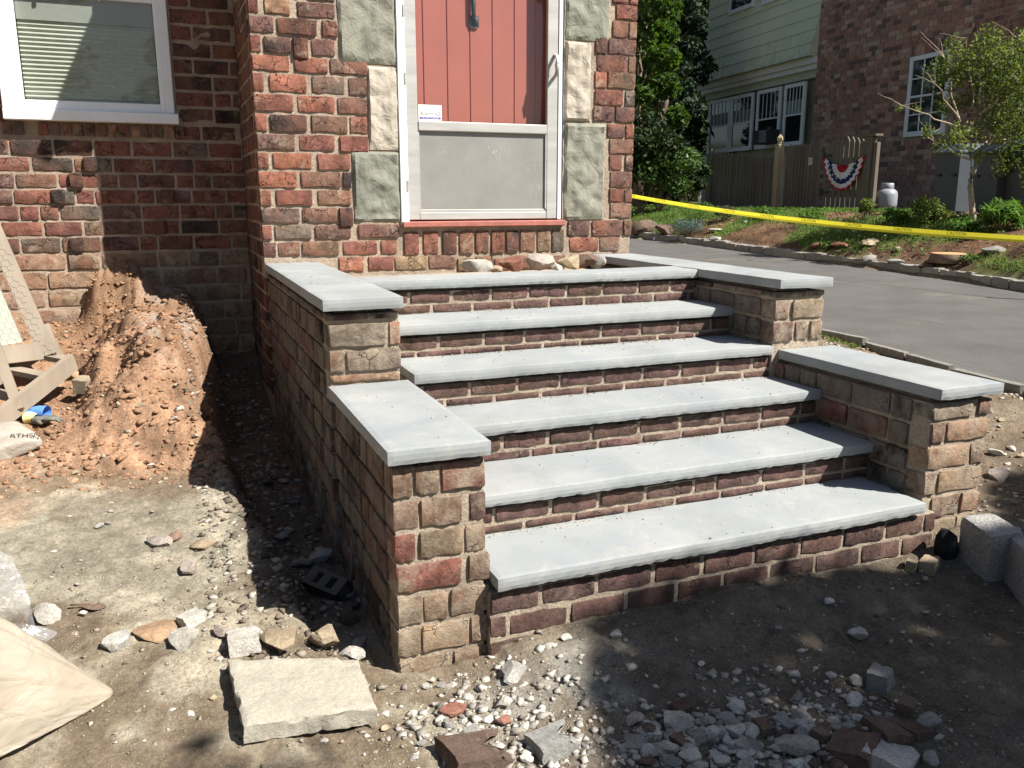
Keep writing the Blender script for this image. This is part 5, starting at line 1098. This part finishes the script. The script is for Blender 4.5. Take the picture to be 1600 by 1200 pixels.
for i in range(9):
    t = math.pi*(i+.5)/9; x = -math.cos(t)*hwid*.67; z_ = -.30*dep_*(1-(x/hwid)**2)-math.sin(t)*dep_*.7*.67
    V = [(x+(.026 if k_ % 2 == 0 else .011)*math.sin(k_*math.pi/5), -.024, z_+(.026 if k_ % 2 == 0 else .011)*math.cos(k_*math.pi/5)) for k_ in range(10)]
    MB().add(V+[(a, b+.003, c_) for a, b, c_ in V], [tuple(range(10)), tuple(range(19, 9, -1))]+[(q_, q_+10, (q_+1) % 10+10, (q_+1) % 10) for q_ in range(10)]).build('star', RW['white'], bu)

# propane tank
TP = on_n(1386, 300, NDD-3.4); tz = 1.29-(335-307)/FPX*(TP-CAM).dot(FW)
TP = Vector((TP.x, TP.y, .99)); pt = empty('propane_tank', TP); tag(pt, 'pale grey propane tank standing by the brick wall behind the plants', 'gas tank')
PW = simple('tank_paint', (.22, .23, .27), .45, .4, .06)
MB().lathe([(.11, 0), (.14, .01), (.14, .05), (.19, .08), (.205, .14), (.205, .33), (.19, .40), (.13, .45), (.05, .47)], 24).build('cylinder', PW, pt, True)
MB().lathe([(.115, .45), (.12, .46), (.12, .56), (.11, .565), (.105, .56), (.105, .455)], 20).build('collar', PW, pt, True); MB().lathe([(.02, .46), (.025, .50), (.04, .51), (.04, .53), (.01, .54)], 10).build('valve', simple('brass', (.3, .2, .08), .4, .5, metal=.8), pt, True)
# wheeled bins
BIN = simple('bin_grey', (.060, .072, .085), .55, .4, .08, 5)
def wbin(px, wpx, off, label, mat, hh=1.10):
    a = on_n(px, 300, NDD+off); b = on_n(px+wpx, 300, NDD+off); wd = (b-a).length; c_ = (a+b)/2; r = empty('wheeled_bin', (c_.x, c_.y, 1.0), NROT); tag(r, label, 'bin', 'wheeled bins against the brick wall')
    V = []
    for z, s_ in ((.06, .84), (hh*.78, .97), (hh*.86, 1.0)): V += [(-wd/2*s_, -.32*s_, z), (wd/2*s_, -.32*s_, z), (wd/2*s_, .32*s_, z), (-wd/2*s_, .32*s_, z)]
    F = [(3, 2, 1, 0)]+[(4*i+k_, 4*i+(k_+1) % 4, 4*i+4+(k_+1) % 4, 4*i+4+k_) for i in range(2) for k_ in range(4)]+[(8, 9, 10, 11)]; MB().add(V, F).build('body', mat, r)
    MB().box(-wd/2*1.04, wd/2*1.04, -.36, .34, hh*.862, hh*.90, b=.01).build('lid', mat, r); MB().add([(-wd/2, -.33, hh*.901), (wd/2, -.33, hh*.901), (wd/2*.9, -.2, hh), (-wd/2*.9, -.2, hh), (wd/2, .33, hh*.901), (-wd/2, .33, hh*.901), (wd/2*.9, .25, hh), (-wd/2*.9, .25, hh)], [(0, 1, 2, 3), (1, 4, 6, 2), (3, 2, 6, 7), (0, 3, 7, 5), (4, 5, 7, 6)]).build('lid_dome', mat, r)
    MB().tube([(-wd*.4, .36, hh*.9), (wd*.4, .36, hh*.9)], .018, 8).build('handle', mat, r)
    for s_ in (-1, 1): MB().tube([(s_*wd*.40, .28, .10), (s_*wd*.48, .28, .10)], .10, 14).build('wheel', BLK, r)
    for s_ in (-1, 1): MB().box(s_*wd*.3-.05, s_*wd*.3+.05, -.34, -.315, hh*.55, hh*.58).build('grip', BLK, r)
wbin(1480, 40, -4.4, 'dark slate wheeled bin left of the thin tree trunk', BIN, 1.12); wbin(1541, 42, -4.75, 'dark wheeled bin with a sunlit corner right of the thin tree trunk', BIN, 1.05); wbin(1592, 40, -4.6, 'dark wheeled bin cut by the right edge of the view', BIN, 1.15)

# ------------------------------------------------------------------ vegetation
def leafmat(name, cols, trans=.35, rough=.7):
    m = M(name, rough, .18); isl = node(m.t, 'NewGeometry').outputs['Random Per Island']; n_ = len(cols)
    k = m.ramp(isl, [(i/max(1, n_-1), c_) for i, c_ in enumerate(cols)]); k = m.mix(k, m.ramp(m.noise(1.3, 3), [(.3, .7), (.7, 1.3)]), 1., 'MULTIPLY'); m.color(k)
    tl = node(m.t, 'BsdfTranslucent'); m.L(m.mix(k, (1.2, 1.3, .5), 1., 'MULTIPLY'), tl.inputs[0]); mx = node(m.t, 'MixShader'); mx.inputs[0].default_value = trans; m.L(m.b.outputs[0], mx.inputs[1]); m.L(tl.outputs[0], mx.inputs[2]); m.L(mx.outputs[0], m.t.nodes['Material Output'].inputs[0]); return m.m
def leaves(name, P, size, mat, parent=None, elong=1.8, droop=.0, upb=.3):
    """P (N,3) leaf centres -> folded four-cornered leaves"""
    P = np.asarray(P, float); N = len(P); n = nr.normal(size=(N, 3)); n[:, 2] = np.abs(n[:, 2])+upb; n /= np.linalg.norm(n, axis=1)[:, None]
    a = nr.normal(size=(N, 3)); a[:, 2] -= droop; a -= (a*n).sum(1)[:, None]*n; a /= np.linalg.norm(a, axis=1)[:, None]+1e-9; b = np.cross(n, a)
    s = (size*nr.uniform(.6, 1.3, N))[:, None]; Q = np.stack([P-a*s*.5, P-b*s*.5/elong+a*s*.05+n*s*.08, P+a*s*.5, P+b*s*.5/elong+a*s*.05+n*s*.08], 1)
    return ob(name, quads_np(name, Q, mat), parent)
def clump_points(centres, radii, n, shell=.45):
    centres = np.asarray(centres, float); k = nr.integers(0, len(centres), n); d = nr.normal(size=(n, 3)); d /= np.linalg.norm(d, axis=1)[:, None]; r = (shell+(1-shell)*nr.random(n))**.7
    return centres[k]+d*(r*np.asarray(radii)[k])[:, None]*np.array([1, 1, .8])
BARK = simple('bark', (.16, .12, .09), .9, .15, .25, 12, bump=.8); BARKL = simple('light_bark', (.30, .24, .18), .85, .2, .2, 20, bump=.7)
def limb(p0, p1, r0, r1, wob, n=6, seed=0):
    r = random.Random(seed); pts = []; rr = []
    for i in range(n+1): t = i/n; pts.append(Vector(p0).lerp(Vector(p1), t)+Vector((r.uniform(-1, 1), r.uniform(-1, 1), 0))*wob*math.sin(math.pi*t)); rr.append(r0+(r1-r0)*t)
    return pts, rr
def tree(name, label, base, height, rad, mat, nleaf, lsize, seed, trunk_r=.12, crown0=.25, nclump=26, bark=None, group=None, conifer=False, cat='tree', elong=1.8):
    r = random.Random(seed); base = Vector(base); root = empty(name, base); tag(root, label, cat, group)
    tb = MB(); pts, rr = limb((0, 0, -.1), (r.uniform(-.2, .2), r.uniform(-.2, .2), height*.93), trunk_r, trunk_r*.15, .12, 8, seed); tb.tube(pts, rr, 9); C_ = []; R_ = []
    for i in range(nclump):
        t = crown0+(1-crown0)*(i+.5)/nclump; z = height*t; a = i*2.4+r.uniform(-.5, .5)
        prof = (1-(t-crown0)/(1-crown0))**.8 if conifer else math.sin(math.pi*min(1, (t-crown0)/(1-crown0)*.85+.15))**.6
        d = rad*prof*r.uniform(.35, .85); c_ = Vector((math.cos(a)*d, math.sin(a)*d, z)); C_.append(c_[:]); R_.append(rad*(.22 if conifer else .34)*r.uniform(.7, 1.25)*(.5+.5*prof))
        q0 = Vector((0, 0, z-.25*d-(.1 if conifer else .5))); p_, s_ = limb(q0, c_, trunk_r*.35*(1-t*.6), .006, .05, 4, seed+i); tb.tube(p_, s_, 5, False)
    tb.build('trunk', bark or BARK, root, True); leaves('crown', clump_points(C_, R_, nleaf), lsize, mat, root, elong, upb=.25); return root
LM = {'maple': leafmat('maple_leaf', [(.045, .085, .018), (.07, .13, .022), (.035, .065, .018)]), 'dark': leafmat('dark_leaf', [(.018, .034, .012), (.03, .05, .016), (.012, .022, .01)], .2), 'conifer': leafmat('conifer_needle', [(.022, .04, .025), (.035, .055, .032)], .12),
      'yellow': leafmat('yellowgreen_leaf', [(.10, .14, .04), (.14, .18, .055), (.08, .11, .03), (.19, .20, .08)], .38), 'rhodo': leafmat('rhododendron_leaf', [(.05, .09, .03), (.08, .14, .04), (.03, .06, .02)], .2, .35),
      'blue': leafmat('blue_juniper', [(.08, .13, .12), (.11, .17, .155)], .1), 'lime': leafmat('lime_juniper', [(.09, .16, .035), (.13, .21, .05)], .25), 'purple': leafmat('barberry_leaf', [(.06, .045, .04), (.09, .075, .06), (.05, .05, .03)], .2), 'herb': leafmat('herb_leaf', [(.07, .15, .03), (.12, .21, .05), (.05, .11, .025)], .35), 'grass': leafmat('grass_blade', [(.07, .14, .025), (.12, .20, .04), (.16, .20, .07)], .3)}
def gz(x, y): return float(H(np.array([float(x)]), np.array([float(y)]), False)[0])
def basept(px, depth):
    p_ = atd(px, 320, depth); return Vector((p_.x, p_.y, gz(p_.x, p_.y)))
GB = 'trees behind the garden between the two houses'
tree('broadleaf_tree', 'bright leaved broadleaf tree right beside the house corner behind the driveway', basept(996, 21), 9.0, 1.4, LM['maple'], 15000, .17, 1, .14, .1, 34, group=GB)
tree('conifer_tree', 'dark spreading evergreen behind the shrubs in the middle of the gap', basept(1030, 24), 9.5, 1.1, LM['conifer'], 16000, .15, 2, .15, .05, 44, group=GB, conifer=False)
tree('broadleaf_tree', 'dark tree close to the green shingled wing of the neighbouring house', basept(1068, 36), 10.5, 1.6, LM['dark'], 12000, .19, 3, .15, .08, 34, group=GB)
for i, (px, dp) in enumerate([(985, 30), (1020, 37), (1052, 42), (1085, 50), (940, 30), (1130, 60)]):
    tree('background_tree', 'deep shaded tree in the far row behind the garden', basept(px, dp), 12+i % 3, 3.0, LM['dark'], 8500, .30, 10+i, .2, .02, 30, group='far row of shaded trees behind the garden')
# more of the neighbourhood to the left and behind, beyond the frame
def shrub(name, label, base, w_, h_, mat, nleaf, lsize, seed, group=None, spiky=False, cat='shrub', elong=1.8, upb=.3):
    r = random.Random(seed); base = Vector(base); root = empty(name, base); tag(root, label, cat, group); tb = MB(); C_ = []; R_ = []
    for i in range(14):
        a = i*2.4; d = w_/2*math.sqrt((i+.5)/14)*.75; z = h_*(.35+.45*r.random())*(1-.4*(d/(w_/2))**2); c_ = (math.cos(a)*d, math.sin(a)*d, z); C_.append(c_); R_.append(w_*.20*r.uniform(.8, 1.2)); p_, s_ = limb((0, 0, -.03), c_, .012, .003, .02, 3, seed+i); tb.tube(p_, s_, 4, False)
    tb.build('stem', BARK, root, True); P_ = clump_points(C_, R_, nleaf, .3); P_[:, 2] = np.clip(P_[:, 2]*h_/max(.01, h_*.95), .01, h_*1.15); leaves('foliage', P_, lsize, mat, root, elong, upb=upb); return root
shrub('rhododendron', 'broad glossy leaved shrub with sunlit top left of the fence', basept(1030, 18.5), 1.7, 1.75, LM['rhodo'], 3600, .11, 21)
shrub('evergreen_shrub', 'dark shrub against the left end of the picket fence', basept(1068, 20.5), 1.2, 1.4, LM['dark'], 3600, .12, 22)
shrub('evergreen_shrub', 'tall dark shrub hugging the corner of the house', basept(1000, 18.5), 1.9, 2.4, LM['dark'], 4200, .13, 23)
def gshrub(name, label, px, py, wpx, hpx, mat, n, ls, seed, **k_):
    q = ground_at(px, py); dp = (q-CAM).dot(FW); return shrub(name, label, q, wpx/FPX*dp, hpx/FPX*dp, mat, n, ls, seed, **k_)
gshrub('juniper_shrub', 'lime green mounded juniper behind the blue one left on the bank', 1085, 352, 66, 44, LM['lime'], 3200, .035, 31, elong=3)
gshrub('blue_juniper', 'low blue green juniper spreading at the driveway edge', 1074, 368, 56, 26, LM['blue'], 2600, .03, 32, elong=3)
gshrub('barberry', 'small dark purplish shrub right of the lime green juniper', 1132, 346, 38, 26, LM['purple'], 1300, .03, 33)
gshrub('leafy_plant', 'pale leaved plant in front of the propane tank', 1352, 344, 28, 38, LM['yellow'], 260, .06, 34, cat='plant')
gshrub('garden_shrub', 'low bright green shrub under the brick wall right of the tank', 1400, 352, 46, 30, LM['herb'], 1100, .05, 35)
gshrub('garden_shrub', 'yellow green shrub under the brick wall left of the bins', 1448, 350, 62, 40, LM['yellow'], 1500, .055, 36)
gshrub('daylily_clump', 'clump of long strap leaves right of the thin tree trunk', 1565, 360, 74, 44, LM['herb'], 750, .17, 37, cat='plant', elong=6, upb=.0)
gshrub('leafy_plant', 'tall leafy plant between the bins and the strap leaves', 1553, 350, 30, 52, LM['herb'], 260, .07, 38, cat='plant')
gshrub('leafy_plant', 'low leafy weeds at the foot of the thin tree', 1505, 362, 50, 24, LM['herb'], 500, .06, 39, cat='plant')
gshrub('leafy_plant', 'small weed with round leaves beside the cut stump', 1512, 412, 34, 16, LM['herb'], 120, .05, 40, cat='plant')
gshrub('leafy_plant', 'small weed between the rocks on the bank', 1288, 388, 20, 12, LM['herb'], 70, .05, 41, cat='plant')
gshrub('leafy_plant', 'weed in front of the fence post', 1195, 342, 60, 18, LM['herb'], 420, .06, 42, cat='plant')
gshrub('leafy_plant', 'weed at the foot of the garden gate', 1265, 345, 44, 20, LM['herb'], 300, .06, 43, cat='plant')
# thin tree
tb_ = ground_at(1524, 356); D_ = (tb_-CAM).dot(FW); sp_ = D_/FPX
root = empty('young_tree', tb_); tag(root, 'thin leaning young tree with loose yellow green crown in front of the window', 'tree')
def rp_(px, py, fwd=0.): return atd(px, py, D_+fwd)-tb_
trk = MB(); tpts = [rp_(1524, 362), rp_(1520, 335), rp_(1518, 310), rp_(1516, 290), rp_(1519, 272), rp_(1523, 262)]; trk.tube(tpts, [.050, .042, .038, .036, .036, .034], 9)
brs = [((1517, 292), (1517, 240), 0), ((1521, 268), (1540, 225), .2), ((1517, 250), (1500, 190), -.1), ((1540, 225), (1565, 170), .3), ((1517, 240), (1530, 150), 0), ((1500, 190), (1460, 130), -.2), ((1530, 150), (1545, 70), .1), ((1530, 180), (1590, 120), -.2), ((1500, 190), (1475, 90), .2), ((1540, 225), (1610, 210), .2), ((1545, 110), (1590, 60), 0), ((1517, 250), (1450, 215), -.2), ((1520, 170), (1510, 60), .1), ((1565, 180), (1640, 140), .1), ((1500, 200), (1410, 165), -.3)]
for i, (a, b, f_) in enumerate(brs): p_, s_ = limb(rp_(*a), rp_(*b, f_), .022 if i < 5 else .014, .004, .05, 5, 60+i); trk.tube(p_, s_, 6, False)
for i in range(26): a = brs[5+i % 10][1]; q = (a[0]+rnd.uniform(-45, 45), a[1]-rnd.uniform(5, 45)); p_, s_ = limb(rp_(*a), rp_(*q, rnd.uniform(-.3, .3)), .006, .002, .03, 4, 90+i); trk.tube(p_, s_, 4, False)
trk.build('trunk', BARKL, root, True)
cl = [(1470, 120, 30), (1500, 100, 34), (1540, 95, 36), (1580, 110, 40), (1610, 130, 40), (1475, 165, 20), (1560, 150, 36), (1590, 190, 36), (1550, 200, 30), (1500, 215, 24), (1575, 240, 26), (1530, 130, 30), (1510, 160, 16), (1450, 205, 12), (1600, 80, 34), (1545, 60, 22), (1490, 70, 16), (1560, 262, 14), (1610, 170, 40), (1640, 210, 40), (1430, 170, 8), (1405, 168, 7), (1468, 230, 14), (1620, 270, 26), (1530, 240, 14)]
C_ = [rp_(x, y, rnd.uniform(-.4, .4))[:] for x, y, r_ in cl]; R_ = [r_*sp_*1.1 for x, y, r_ in cl]
wts = np.array([r_**2.2 for _, _, r_ in cl]); idx = nr.choice(len(cl), 9000, p=wts/wts.sum()); d = nr.normal(size=(9000, 3)); d /= np.linalg.norm(d, axis=1)[:, None]
P_ = np.array(C_)[idx]+d*(nr.random(9000)**.5*np.array(R_)[idx])[:, None]; leaves('crown', P_, .062, LM['yellow'], root, 2.0, .6, .1)
# boulders, bank stones, stump
BLD = 'rocks on the planted bank'
for a in [('boulder', 1008, 356, 50, 40, 'b', 'large rounded boulder on the bank next to the house corner', 'rock'), ('boulder', 1044, 362, 44, 26, 'b', 'dark boulder on the bank right of the large rounded one', 'rock'),
    ('stone', 1281, 382, 32, 13, 'r', 'low reddish stone on the bank left of the bigger reddish one', 'rock'), ('stone', 1318, 382, 40, 18, 'r', 'reddish stone on the bank left of the grey pointed stone', 'chip'), ('stone', 1362, 378, 40, 22, 'y', 'grey pointed stone on the bank under the tape', 'chip'),
    ('stone', 1360, 411, 32, 17, 'g', 'round grey stone close to the driveway edging', 'rock'), ('stone', 1402, 418, 34, 12, 'g', 'flat grey stone close to the driveway edging', 'rock'), ('stone', 1404, 388, 16, 14, 'y', 'small tan stone right of the grey pointed stone', 'chip'),
    ('stone', 1560, 392, 44, 9, 'g', 'flat grey stone right of the stump', 'rock'), ('stone', 1120, 360, 26, 9, 'w', 'pale flat stone right of the blue juniper', 'chip'), ('stone', 1120, 375, 26, 12, 'g', 'flat grey stone near the edging under the blue juniper', 'rock'), ('stone', 1167, 346, 16, 7, 'w', 'small white stone on the bank left of the fence post', 'rock'), ('stone', 1455, 422, 34, 16, 'b', 'dark stone near the edging below the stump', 'rock')]:
    put_rock(a[0], a[1], a[2], a[3]*.85, a[4]*.8, a[5], a[6], a[0], BLD, a[7], sink=.36)
q = ground_at(1482, 404); st = empty('tree_stump', q); tag(st, 'fresh cut orange tree stump low in the bank', 'stump'); rs = 26/FPX*(q-CAM).dot(FW)
MB().lathe([(rs*1.15, -.05), (rs*1.05, .03), (rs, .06), (rs*.98, .065)], 18).build('bark', BARK, st, True); MB().lathe([(rs*.95, .0655), (rs*.93, .07), (rs*.5, .075)], 18).build('cut_face', simple('cut_wood', (.55, .27, .13), .8, .2, .12, 14), st)
o = ob('white_ball', rock_mesh(5, 0, rough=0), None, ground_at(1024, 377)+Vector((0, 0, .05)), (0, 0, 0), (.10, .10, .10)); o.data.materials.append(simple('white_paint', 0)); tag(o, 'small white ball sitting on the far driveway edging', 'ball')
# grass and weeds on the bank, mulch litter
def bank_pts(n, f):
    Y = nr.uniform(1.5, 19, n); X = xfar(Y)+.15+nr.random(n)*(4.2)*(1 if f else 1); g = .7*fbm(X*1.1+4, Y*1.1, o=3, sd=22)+.5*fbm(X*7, Y*7, o=4, sd=21)+.3*sst(8, 15, Y)+.35*np.exp(-((X-9.2)/1.0)**2)
    k = g > f; X, Y = X[k], Y[k]; return X, Y, H(X, Y)
X, Y, Z = bank_pts(60000, .22); N = len(X); hgt = nr.uniform(.03, .10, N); a = nr.uniform(0, 6.28, N); ln = nr.uniform(-.05, .05, (N, 2)); wv = np.stack([np.cos(a), np.sin(a)], 1)*.006
Q = np.zeros((N, 3, 3)); Q[:, 0, :2] = np.stack([X, Y], 1)-wv; Q[:, 1, :2] = np.stack([X, Y], 1)+wv; Q[:, 2, :2] = np.stack([X, Y], 1)+ln; Q[:, 0, 2] = Z; Q[:, 1, 2] = Z; Q[:, 2, 2] = Z+hgt
o = ob('grass', quads_np('grass', Q, LM['grass'], 3)); tag(o, 'patchy short grass on the planted bank', kind='stuff')
X, Y, Z = bank_pts(15000, .1); Z = Z+nr.uniform(.01, .08, len(X)); o = leaves('ground_cover', np.stack([X, Y, Z], 1), .05, LM['herb'], None, 1.8); tag(o, 'low leafy weeds spread over the bank', kind='stuff')
Y = nr.uniform(1.5, 17, 9000); X = xfar(Y)+.12+nr.random(9000)*3.5; Z = H(X, Y)+.006; LMB = leafmat('mulch_chip', [(.20, .11, .06), (.10, .06, .035), (.30, .20, .12)], .0, .95); o = leaves('mulch', np.stack([X, Y, Z], 1), .045, LMB, None, 2.2, upb=1.5); tag(o, 'brown bark mulch on the bank', kind='stuff')
q0 = np.array([near_pts[1], near_pts[4]]); Y = nr.uniform(1.2, 2.9, 500); X = xnear(Y)-nr.random(500)*.16-.09; k = fbm(X*3, Y*3, sd=3) > -.1; X, Y = X[k], Y[k]; Z = H(X, Y)+.02; o = leaves('weeds', np.stack([X, Y, Z], 1), .04, LM['yellow'], None, 3., upb=.0); tag(o, 'dry weeds along the near driveway edging', kind='stuff')

# caution tape
m = M('yellow_tape', .4, .4); m.color((.88, .80, .05)); tl = node(m.t, 'BsdfTranslucent'); tl.inputs[0].default_value = (.9, .82, .06, 1); mx = node(m.t, 'MixShader'); mx.inputs[0].default_value = .45; m.L(m.b.outputs[0], mx.inputs[1]); m.L(tl.outputs[0], mx.inputs[2]); m.L(mx.outputs[0], m.t.nodes['Material Output'].inputs[0]); TAPE = m.m; INK = simple('tape_ink', (.02, .02, .015), .6)
ta, tb2 = atd(960, 301, 13.4), atd(1665, 377, 8.7); tp = empty('caution_tape', ta); tag(tp, 'yellow caution tape with black lettering stretched across the bank', 'tape')
tdir = (tb2-ta); tl_ = tdir.length; tdir.normalize(); tn = tdir.cross(Vector((0, 0, 1))).normalized(); 
def tpt(s, v):
    u_ = s/tl_; tw = .25+.35*math.sin(u_*5.1+.6); sag = -.10*4*u_*(1-u_); up_ = Vector((0, 0, 1))*math.cos(tw)+tn*math.sin(tw); return ta+tdir*s+Vector((0, 0, sag))+up_*v
V = []; F = []; ns = 160
for i in range(ns+1):
    for v in (-.036, -.010, .036): V.append(tpt(tl_*i/ns, v)-ta+(tn*(.012 if v < -.02 else 0)))
for i in range(ns): F += [(3*i, 3*i+1, 3*i+4, 3*i+3), (3*i+1, 3*i+2, 3*i+5, 3*i+4)]
MB().add(V, F).build('ribbon', TAPE, tp, False)
s = .35; side = -1 if tn.dot(CAM-ta) < 0 else 1
while s < tl_-.6:
    c_ = tpt(s, .012)-ta; ex_ = (tpt(s+.05, .012)-tpt(s-.05, .012)).normalized(); ez_ = (tpt(s, .045)-tpt(s, -.01)).normalized(); en_ = ex_.cross(ez_); en_ = en_ if en_.dot(CAM-ta) > 0 else -en_
    ezz = en_.cross(ex_); mw = Matrix((( ex_.x, ezz.x, en_.x, c_.x+en_.x*.003), (ex_.y, ezz.y, en_.y, c_.y+en_.y*.003), (ex_.z, ezz.z, en_.z, c_.z+en_.z*.003), (0, 0, 0, 1)))
    text_obj('lettering', 'CAUTION', .048, INK, tp, mw, .0003); s += .62
for nm_, p_ in (('left', ta), ('right', tb2)):
    g_ = gz(p_.x, p_.y); o = MB().box(-.02, .02, -.02, .02, -.1, p_.z-g_+.12, b=.003).build('stake', WOOD, None); o.location = (p_.x, p_.y, g_); tag(o, 'wooden stake holding the far end of the caution tape behind the house' if nm_ == 'left' else 'wooden stake holding the near end of the caution tape', 'stake')

# ------------------------------------------------------------------ street tree that shades the ground in front of the steps
N = 42000; A_ = nr.uniform(-1.6, 5.5, N); B_ = nr.uniform(-4.0, .7, N)
edge_l = np.interp(B_, [-4, -1.4, -.56, -.3, .1], [-1.3, -.25, .14, .28, .40]); top = np.interp(A_, [-1, .2, .5, 1.5, 1.95, 2.15, 2.45, 2.7, 5.5], [.0, .02, .06, .04, -.10, -.10, .12, .35, .6])
g = fbm(A_*2.2, B_*2.2, o=3, sd=55)
sc1 = sst(-.10, .16, A_-edge_l+.10*g)*sst(-.05, .05, top-B_+.05*g)
sc2 = np.exp(-((A_+1.05)/.28)**2-((B_+.48)/.16)**2)*.45
hole = 1-.3*sst(.85, 1.1, fbm(A_*3.1, B_*3.1, o=2, sd=57))
k = nr.random(N) < np.clip(sc1+sc2, 0, 1)
A_, B_ = A_[k], B_[k]; hh = 5.0+3.2*nr.random(len(A_)); kx = -SUN.x/-SUN.z; ky = -SUN.y/-SUN.z
P_ = np.stack([A_+kx*(hh+.28), B_+ky*(hh+.28), hh], 1)
ctr = Vector((5.6, -5.6, 0)); sroot = empty('unseen_street_tree', (ctr.x, ctr.y, gz(ctr.x, ctr.y))); tag(sroot, 'leafy tree outside the view whose crown shades the dirt before the steps', 'tree')
tb = MB(); zr_ = sroot.location; tb.tube([(0, 0, -.2), (.05, 0, 2), (0, .1, 4), (0, 0, 6.5)], [.22, .18, .14, .06], 12)
for i in range(12): j_ = nr.integers(0, len(P_)); e_ = Vector(P_[j_])-zr_; p_, s_ = limb((0, 0, 3+3*rnd.random()), e_, .05, .008, .2, 5, 400+i); tb.tube(p_, s_, 6, False)
tb.build('trunk', BARK, sroot, True); leaves('crown', P_-np.array(zr_), .135, LM['maple'], sroot, 1.5)

# unseen trees added round the viewer to hold back sky light
for i, (x, y, h_) in enumerate([(-13, 2, 9), (-15, -6, 10), (-12, -13, 11), (-5, -17, 11), (2, -19, 10), (-16, 10, 10), (19, -9, 8), (22, 0, 9)]):
    tree('unseen_street_tree', 'unseen leafy tree added round the street to hold back sky light', (x, y, gz(x, y)), h_, 3.6, LM['dark'] if i % 2 else LM['maple'], 5200, .38, 200+i, .2, .08, 26, group='unseen trees added round the street to dim the sky light')
